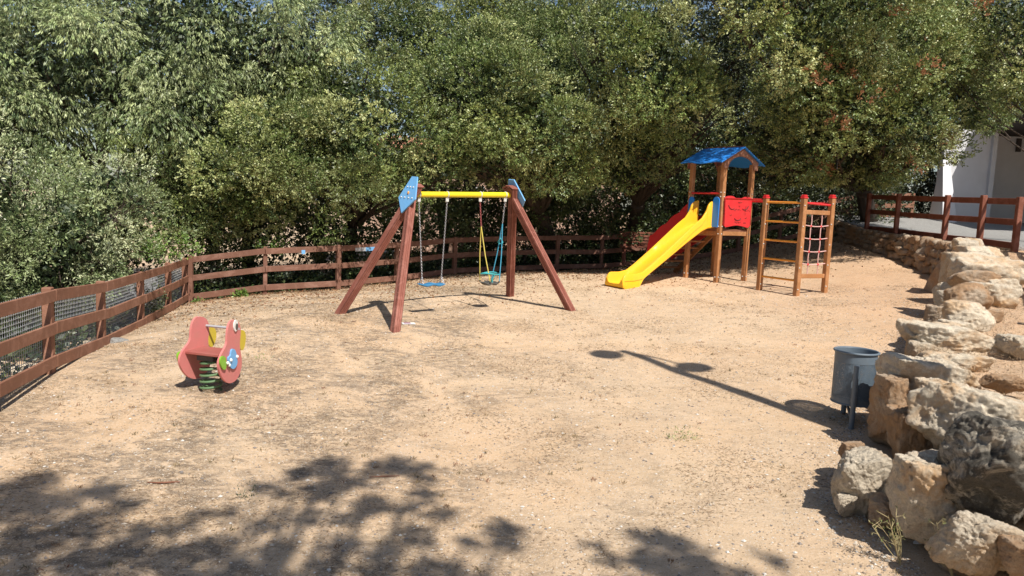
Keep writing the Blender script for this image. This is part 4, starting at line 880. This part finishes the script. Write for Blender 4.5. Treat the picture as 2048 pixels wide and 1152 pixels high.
tree('oak_tree', 'broad brownish olive oak above the yellow swing crossbar', 'tree', ft(1100, 22.5), [(985, 200, 130, 100, 17.4), (1090, 250, 95, 80, 17.3), (960, 300, 100, 55, 17.4), (1110, 325, 65, 40, 18.0), (1060, 355, 70, 30, 18.4), (900, 200, 80, 70, 17.6), (1120, 170, 110, 110, 19.5), (960, 140, 120, 90, 19.5), (1000, 320, 120, 60, 21.5), (1130, 300, 90, 60, 21.5)], 'oak', 305, TG, r0_=.26)
tree('oak_tree', 'high oak crown at the top centre with blue sky in its gaps', 'tree', ft(930, 26), [(820, 70, 120, 90, 23.5), (1000, 50, 120, 80, 23), (1150, 90, 110, 90, 22.5)], 'oak', 306, TG, r0_=.25, lobdens=.9)
tree('oak_tree', 'oak whose rounded olive crown hangs down left of the play tower', 'tree', ft(1250, 23.5), [(1335, 150, 110, 110, 17.2), (1370, 215, 70, 55, 17.0), (1250, 60, 110, 80, 17.6), (1235, 200, 75, 90, 18.4), (1290, 285, 65, 45, 18.0), (1250, 340, 70, 38, 18.6), (1300, 250, 110, 80, 21), (1400, 260, 90, 60, 20)], 'oak', 307, TG, r0_=.24)
tree('oak_tree', 'oak with brown dead leaf spots overhanging the yard right of the play tower', 'tree', ft(1740, 24), [(1600, 50, 120, 80, 15.8), (1500, 0, 110, 70, 15.8), (1700, 20, 110, 80, 16), (1640, 150, 120, 90, 17.5), (1680, 250, 130, 75, 17), (1700, 200, 130, 110, 19.5), (1850, 200, 120, 90, 19.5), (1560, 220, 80, 90, 19), (1800, 255, 115, 72, 17.2), (1610, 265, 70, 65, 17.3), (1760, 130, 130, 100, 17.8), (1590, 322, 55, 28, 18), (1700, 325, 90, 34, 18.5), (1860, 292, 55, 28, 17.4), (1560, 320, 90, 50, 20.5), (1750, 320, 110, 45, 20)], 'oak', 308, TG, dead=.16, r0_=.26)
tree('oak_tree', 'darker oak over the roof of the white building in the top right', 'tree', ft(2420, 15), [(1900, 80, 120, 100, 18.5), (2020, 60, 110, 90, 17), (2045, 170, 65, 75, 16.5), (1940, 205, 55, 55, 18.5)], 'oak', 309, TG, dead=.16, r0_=.12, nb=2)
tree('oak_tree', 'narrow dark oak between the play tower roof and the spotted oak', 'tree', ft(1490, 25), [(1480, 80, 80, 90, 21), (1470, 200, 70, 80, 22.5), (1530, 260, 50, 50, 22)], 'dark', 310, TG, r0_=.2)
# understory shrubs just beyond the back fence, in the shade
US = dict(lobe=.32, spd=40, leaf=(.075, .048), keep=.3, fill=.5, nl=4, r0_=.04, nb=3)
for i, (px, py, rx, ry, d, pal, lb_) in enumerate([(420, 500, 70, 75, 17.6, 'ivy', 'dark leafy shrub behind the fence corner'), (510, 480, 75, 85, 18.4, 'ivy', 'dark leafy shrub behind the first bay of the back fence'), (600, 470, 70, 95, 18.8, 'ivy', 'leafy shrub with bright green shoots left of the swing leg'),
        (690, 450, 75, 95, 19.5, 'ivy', 'ivy covered shrub behind the rear left swing leg'), (790, 460, 70, 95, 20.4, 'ivy', 'ivy covered shrub behind the blue board swing'), (880, 440, 70, 90, 21.2, 'ivy', 'sun flecked shrub behind the swing chains'), (965, 455, 70, 80, 22, 'ivy', 'dark shrub behind the toddler swing'),
        (1060, 440, 75, 90, 22.6, 'ivy', 'dark shrub behind the right A-frame of the swing set'), (1160, 440, 75, 90, 23, 'ivy', 'dark shrub right of the swing set behind the fence'), (1255, 450, 75, 75, 23.2, 'ivy', 'dark shrub behind the lower end of the slide'), (1350, 440, 75, 90, 23.6, 'ivy', 'dark shrub behind the middle of the slide'),
        (1450, 400, 80, 110, 24.2, 'dark', 'dark shrub behind the posts of the play tower'), (1550, 390, 80, 110, 24.6, 'dark', 'dark shrub behind the climbing frame'), (1640, 380, 70, 90, 25.2, 'dark', 'dark shrub right of the climbing frame net'), (1740, 370, 75, 80, 26.4, 'dark', 'twiggy dark shrub behind the short sunlit fence'), (1820, 400, 60, 70, 26.5, 'dark', 'dark shrub touching the left end of the white building'),
        (400, 400, 80, 90, 20, 'dark', 'deep shaded shrub between silvery tree and left oak'), (250, 470, 110, 90, 17.5, 'dark', 'dark shrub deep behind the silvery bushy tree'), (60, 480, 130, 110, 16, 'dark', 'dark shrub deep in the shade at the left edge'), (640, 400, 90, 70, 23, 'dark', 'dark shrub behind the trunk of the oak left of the swings'), (800, 400, 90, 75, 25, 'dark', 'deep dark shrub behind the left chain of the board swing'), (980, 400, 90, 70, 26, 'dark', 'deep dark shrub below the broad oak'), (1130, 390, 90, 80, 26.5, 'dark', 'deep dark shrub between the swing set and the slide'), (1700, 385, 95, 60, 22.8, 'dark', 'twiggy dark shrub below the brown spotted oak'), (1270, 400, 75, 75, 22.3, 'ivy', 'dark shrub around the trunk of the hanging oak'), (1070, 410, 75, 65, 21.2, 'ivy', 'dark shrub around the trunk of the broad oak'), (1330, 350, 70, 40, 27, 'dark', 'twiggy shrub in front of the low beige house')]):
    p = at(px, py, d); foot = A_((p[0], p[1], g1(p[0], p[1]))); root = empty('shrub', tuple(foot), lb_, 'shrub', 'shaded shrubs beyond the back fence')
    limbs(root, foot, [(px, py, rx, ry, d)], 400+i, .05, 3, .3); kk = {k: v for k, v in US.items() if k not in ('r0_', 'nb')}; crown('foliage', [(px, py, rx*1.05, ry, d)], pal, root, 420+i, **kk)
# low greenery outside the left fence
for i, (px, py, rx, ry, d, lb_) in enumerate([(30, 700, 90, 60, 9.8, 'low dark green shrub behind the wire mesh at the left edge'), (170, 640, 80, 55, 11.5, 'low dark green shrub behind the wire mesh between first and third posts'), (260, 610, 60, 50, 13, 'low dark green shrub behind the wire mesh near the third post'), (100, 620, 90, 60, 12.0, 'shaded green shrub rising behind the first post of the left fence')]):
    p = at(px, py, d); root = empty('shrub', tuple(p-zv*.6), lb_, 'shrub', 'low shrubs outside the left fence'); crown('foliage', [(px, py, rx, ry, d)], 'dark', root, 460+i, lobe=.22, spd=60, leaf=(.05, .03), nl=4)
# fresh green shoots and leaves in the dirt by the fence
for i, (px, py, rx, ry, d, pal, lb_) in enumerate([(560, 492, 22, 10, 16.6, 'fresh', 'bright green shoots over the top rail of the back fence'), (300, 490, 60, 20, 14.5, 'fresh', 'bright green shoots just left of the fence corner'), (395, 603, 8, 4, 15.6, 'fresh', 'small green weed at the foot of the fence corner'), (455, 599, 9, 4, 15.8, 'fresh', 'small green weed under the first bay of the back fence'), (512, 733, 12, 8, 9.0, 'fresh', 'small grass tuft right of the spring rider'), (1350, 895, 30, 3, 6.75, 'oak', 'flat olive weed patch left of the litter bin'), (490, 978, 16, 5, 5.6, 'dark', 'dark green weed tuft in the tree shadow at lower left'), (1663, 938, 6, 6, 5.9, 'dark', 'little green weed in the shadow of the wall')]):
    p = at(px, py, d); root = empty('weed', tuple(p), lb_, 'weed'); crown('leaves', [(px, py, rx, ry, d)], pal, root, 480+i, lobe=.025 if i > 1 else .10, spd=900 if i > 1 else 110, leaf=(.028, .007) if i > 3 else (.06, .035), nl=3, up=.8, fill=0)
# trees behind the camera whose shadow falls on the foreground
SR = np.random.default_rng(77)
def shadow_tree(name, label, spots, foot, h0, seed):
    root = empty(name, tuple(foot), label, 'tree', 'trees behind the viewer'); Ps = []; Ds = []; r = np.random.default_rng(seed); cs = []
    for px, py, rp in spots:
        if py > 1150: v = ray(px, py); gq = v*(-2.35/v[2]); gq = A_((gq[0], gq[1], g1(gq[0], gq[1])))
        else: gq = gp(px, py)
        k = gq[1]/1500; R = rp*k; h = h0+r.uniform(-.35, .35); c = up_from(gq, h); cs.append(c)
        n = int(1050*(R/.5)**2); u = runit(n, r); P = c+u*(r.random(n)**.4*R)[:, None]*A_((1, 1, .8)); Ps.append(P); Ds.append(runit(n, r))
    P = np.concatenate(Ps); D = np.concatenate(Ds); pal = A_(PAL['oak']); col = pal[r.integers(0, 4, len(P))]
    mkq('crown', leaves(P, D, .11, .055, r)-A_(tuple(foot)), M['leaf'], root, col)
    foot = A_(foot); fork = foot+(np.mean(cs, 0)-foot)*.6; m = MB(); m.tube([foot-zv*.4, (foot+fork)/2+A_((.1, 0, 0)), fork], [.26, .2, .16], 10); m.build('trunk', M['bark'], root, True); m = MB()
    for c in cs: m.tube([fork, (fork+c)/2+runit(1, r)[0]*.15+zv*.1, c], [.05, .03, .012], 6)
    m.build('limb', M['bark'], root, True)
Lx = [(30, 985, 70), (110, 1010, 60), (200, 985, 45), (170, 1050, 70), (60, 1075, 80), (250, 1010, 40), (290, 1065, 40), (240, 1110, 55), (150, 1130, 70), (340, 1120, 60), (430, 1095, 55), (500, 1140, 60), (560, 1100, 45), (600, 950, 38), (660, 930, 45), (700, 960, 50), (640, 985, 45), (780, 935, 50), (840, 945, 42), (740, 1010, 40), (570, 1030, 26), (460, 1030, 24), (520, 975, 26), (850, 990, 34), (880, 1030, 34), (940, 1085, 30), (1005, 1065, 42), (1010, 1090, 30), (830, 1075, 40), (760, 1110, 45), (680, 1095, 42), (870, 1140, 50), (910, 1140, 30), (640, 1145, 50), (760, 1160, 60), (0, 1150, 80), (390, 1180, 90), (560, 1200, 90), (720, 1230, 90), (200, 1210, 110), (900, 1220, 70), (20, 1020, 70), (350, 1060, 34), (520, 1060, 30), (620, 1040, 30), (700, 1040, 34), (800, 1020, 30), (400, 1030, 22), (930, 1180, 50), (560, 985, 22), (90, 960, 30)]
shadow_tree('oak_tree', 'oak standing behind the viewer whose shadow covers the lower left of the yard', Lx, (-.2, -5.2, g1(-.2, -5.2)), 8.6, 801)
Rx = [(1190, 1095, 24), (1215, 1120, 24), (1280, 1075, 34), (1340, 1085, 44), (1290, 1120, 40), (1380, 1110, 46), (1360, 1150, 40), (1300, 1160, 44), (1430, 1140, 40), (1480, 1150, 30), (1400, 1190, 60), (1260, 1210, 50), (1540, 1165, 30)]
shadow_tree('oak_tree', 'second oak behind the viewer, shading the bottom edge in front of the rocks', Rx, (4.6, -4.8, g1(4.6, -4.8)), 8.0, 802)

# ------------------------------------------------------------------ ground litter
r = np.random.default_rng(55)
def wallmask(x, y): return x < wallx(y)-.05
def scatter(n, x0, x1, y0, y1, clump=0., seed=0, power=1.):
    y = y0+(y1-y0)*r.random(n)**power; x = x0+(x1-x0)*r.random(n); k = (np.abs(x) < .78*y+1.2) & wallmask(x, y); x, y = x[k], y[k]
    if clump:
        cl_ = clump+.16*np.clip((x+.2)/2.2, 0, 1)-.10*np.clip((.5-x)/2, 0, 1)
        v = A_([noise.fractal(Vector((a*.9+seed, b*.9, seed)), .8, 2.2, 4) for a, b in zip(x, y)]); k = v > (cl_+r.normal(0, .24, len(v))); x, y = x[k], y[k]
    return x, y
x, y = scatter(420000, -8, 9, 3.3, 17, .16, 3, 1.3); n = len(x); P = np.c_[x, y, G(x, y)+.002]; D = runit(n, r); D[:, 2] = np.abs(D[:, 2])*.22; D /= np.linalg.norm(D, axis=1)[:, None]
dry = A_([(.24, .165, .10), (.36, .27, .17), (.18, .12, .075), (.50, .40, .27), (.28, .19, .12)])
tag(mkq('dry_grass', leaves(P, D, .040*(.6+.8*r.random((n, 1))), .0042, r), M['dry'], None, dry[r.integers(0, 5, n)]), 'dry trampled grass stems scattered over the sandy yard', 'dry grass', kind='stuff')
# upright withered tufts
x, y = scatter(1500, -7, 8, 3.5, 15, .02, 8, 1.2); nb = 12; xx_ = np.repeat(x, nb)+r.normal(0, .014, len(x)*nb); yy_ = np.repeat(y, nb)+r.normal(0, .014, len(x)*nb); n = len(xx_)
D = runit(n, r); D[:, 2] = np.abs(D[:, 2])+.5; D /= np.linalg.norm(D, axis=1)[:, None]; tc = A_([(.22, .13, .07), (.16, .13, .06), (.30, .22, .12), (.24, .12, .07)]); cc = np.repeat(tc[r.integers(0, 4, len(x))], nb, 0)
tag(mkq('withered_tufts', leaves(np.c_[xx_, yy_, G(xx_, yy_)], D, .030, .0055, r), M['dry'], None, cc), 'small withered weed tufts dotted over the sandy yard', 'weeds', kind='stuff')
# fallen leaves by the fence and under the trees
x, y = scatter(60000, -8, 10, 9, 24, 0, 0); dist = y-(15.6+.42*(x+7)); k = (dist > -5.5*r.random(len(x))**1.6) & (r.random(len(x)) < .85); x, y = x[k], y[k]; n = len(x)
D = runit(n, r); D[:, 2] *= .3; D /= np.linalg.norm(D, axis=1)[:, None]; lc = A_([(.26, .13, .07), (.36, .22, .12), (.18, .10, .06), (.42, .30, .18)])
tag(mkq('fallen_leaves', leaves(np.c_[x, y, G(x, y)+.006], D, .055, .03, r), M['dry'], None, lc[r.integers(0, 4, n)]), 'brown fallen leaves lying along the back fence', 'fallen leaves', kind='stuff')
# green cover on the slope beyond the fences
x = -20+34*r.random(160000); y = 5+27*r.random(160000); fl = np.interp(x, [-20, -7.1, -6.9, -4.5, -1.5, 2.5, 5.2, 8, 10, 14], [30, 30, 16.2, 17.3, 19.6, 21.4, 22.2, 22.8, 24.5, 25]); lf_ = np.interp(y, [5, 8.3, 15.8, 15.9, 40], [-4.6, -5.3, -7.1, -7.1, -7.1]); k = (y > fl) | (x < lf_-.1); x, y = x[k], y[k]; n = len(x)
D = runit(n, r); D[:, 2] = np.abs(D[:, 2])*.7; D /= np.linalg.norm(D, axis=1)[:, None]
tag(mkq('ground_ivy', leaves(np.c_[x, y, G(x, y)+r.random(n)**2*.35], D, .11, .075, r), M['leaf'], None, A_(PAL['ivy'])[r.integers(0, 4, n)]*.9), 'dark green ivy and undergrowth covering the slope beyond the fences', 'ground cover', kind='stuff')
# terrace dry grass
yy_ = 4+14*r.random(40000)**1.2; xx_ = wallx(yy_)+.5+r.random(40000)**1.3*3.5; n = 40000; zz_ = zt(yy_)+.01; D = runit(n, r); D[:, 2] = np.abs(D[:, 2])*.8; D /= np.linalg.norm(D, axis=1)[:, None]
tag(mkq('terrace_dry_grass', leaves(np.c_[xx_, yy_, zz_], D, .045, .0045, r), M['dry'], None, dry[r.integers(0, 5, n)]), 'dry straw and grass on the terrace behind the boulders', 'dry grass', kind='stuff')
# pebbles
x, y = scatter(42000, -7, 8, 3.3, 15, 0, 0, 1.5); wy_ = 4+9*r.random(5000)**1.5; x = np.r_[x, wallx(wy_)-.02-np.abs(r.normal(0, .22, 5000))]; y = np.r_[y, wy_]; n = len(x); U_, Fi = ICO[2]; U0 = A_([[1, 0, 0], [-1, 0, 0], [0, 1, 0], [0, -1, 0], [0, 0, 1], [0, 0, -1]], float); FO = [(0, 2, 4), (2, 1, 4), (1, 3, 4), (3, 0, 4), (2, 0, 5), (1, 2, 5), (3, 1, 5), (0, 3, 5)]
sz = (.004+.011*r.random(n)**5+.004*r.random(n)); tri = U0[A_(FO).ravel()]; sc3 = r.uniform(.6, 1.3, (n, 1, 3))*A_((1, 1, .6)); ang = r.random(n)*6.28; V = tri[None]*sc3*sz[:, None, None]; ca, sa = np.cos(ang)[:, None], np.sin(ang)[:, None]
V = np.stack([V[..., 0]*ca-V[..., 1]*sa, V[..., 0]*sa+V[..., 1]*ca, V[..., 2]], -1)+np.c_[x, y, G(x, y)+sz*.2][:, None, :]
pc = A_([(.55, .47, .38), (.66, .62, .56), (.34, .26, .19), (.45, .33, .22), (.25, .22, .2)])[r.integers(0, 5, n)]
tag(mkq('pebbles', V.reshape(-1, 3), M['dry'], None, np.repeat(pc, 8, 0), k=3), 'small pebbles and grit strewn over the sandy yard', 'pebbles', kind='stuff')
# dry weeds at the foot of the near boulders
for i, (px, py, hgt, lean, lb_) in enumerate([(1800, 1140, .36, (-.35, .1), 'tall dry flowering weed in front of the cream and orange boulder'), (1905, 1168, .40, (-.3, 0), 'green-tipped dry weed in front of the grey boulder at the bottom'), (2010, 1175, .22, (-.6, 0), 'short green weed in the bottom right corner')]):
    v = ray(px, py); b0 = v*(-2.2/v[2]); b0 = A_((b0[0], b0[1], g1(b0[0], b0[1]))); print('weed', b0); rt = empty('weed', tuple(b0), lb_, 'weed'); m = MB(); Pl = []
    for k in range(7):
        e = b0+A_((lean[0]*hgt*r.uniform(.2, 1.3)+r.normal(0, .04), r.normal(0, .05), hgt*r.uniform(.5, 1.1))); mid = (b0+e)/2+A_((r.normal(0, .012), 0, .02)); m.tube([b0, mid, e], [.003, .0024, .0016], 5)
        for q in range(5): t_ = r.uniform(.35, 1); a = b0+(e-b0)*t_; e2 = a+A_((r.normal(0, .035), r.normal(0, .03), r.uniform(.01, .05))); m.tube([a, e2], [.0022, .0014], 4); Pl.append(e2)
    m.build('stem', M['straw'], rt); Pl = np.repeat(A_(Pl), 4, 0); D = runit(len(Pl), r)
    mkq('leaves', leaves(Pl, D, .020, .008, r)-b0, M['dry'], rt, A_([(.26, .23, .11), (.16, .19, .07)])[r.integers(0, 2, len(Pl))])
v = ray(1829, 1132); pp = v*(-2.28/v[2]); pp[2] = g1(pp[0], pp[1])+.02
m = MB(); m.plate([pp+A_(q) for q in ((-.03, -.01, 0), (.02, -.02, .004), (.035, .012, .014), (.0, .022, .01), (-.02, .012, .0))], (0, .2, 1), .003); tag(m.build('paper_scrap', M['paper']), 'crumpled white paper scrap at the foot of the rocks', 'paper scrap')
q = gp(325, 968, .008); m = MB(); m.tube([q+A_((-.11, -.01, 0)), q+A_((-.03, -.02, .004)), q+A_((.05, 0, .004)), q+A_((.12, .03, .0))], [.004, .007, .007, .004], 6); tag(m.build('stick', M['dkwood']), 'thin dry stick lying on the ground at lower left', 'stick')
q = gp(765, 957, .008); m = MB(); m.tube([q+A_((-.10, -.02, 0)), q+A_((.0, .0, .004)), q+A_((.13, .035, .0))], [.003, .005, .003], 6); tag(m.build('stick', M['dkwood']), 'thin dark stick lying in the tree shadow at lower centre', 'stick')
print('leaves', NLEAF)
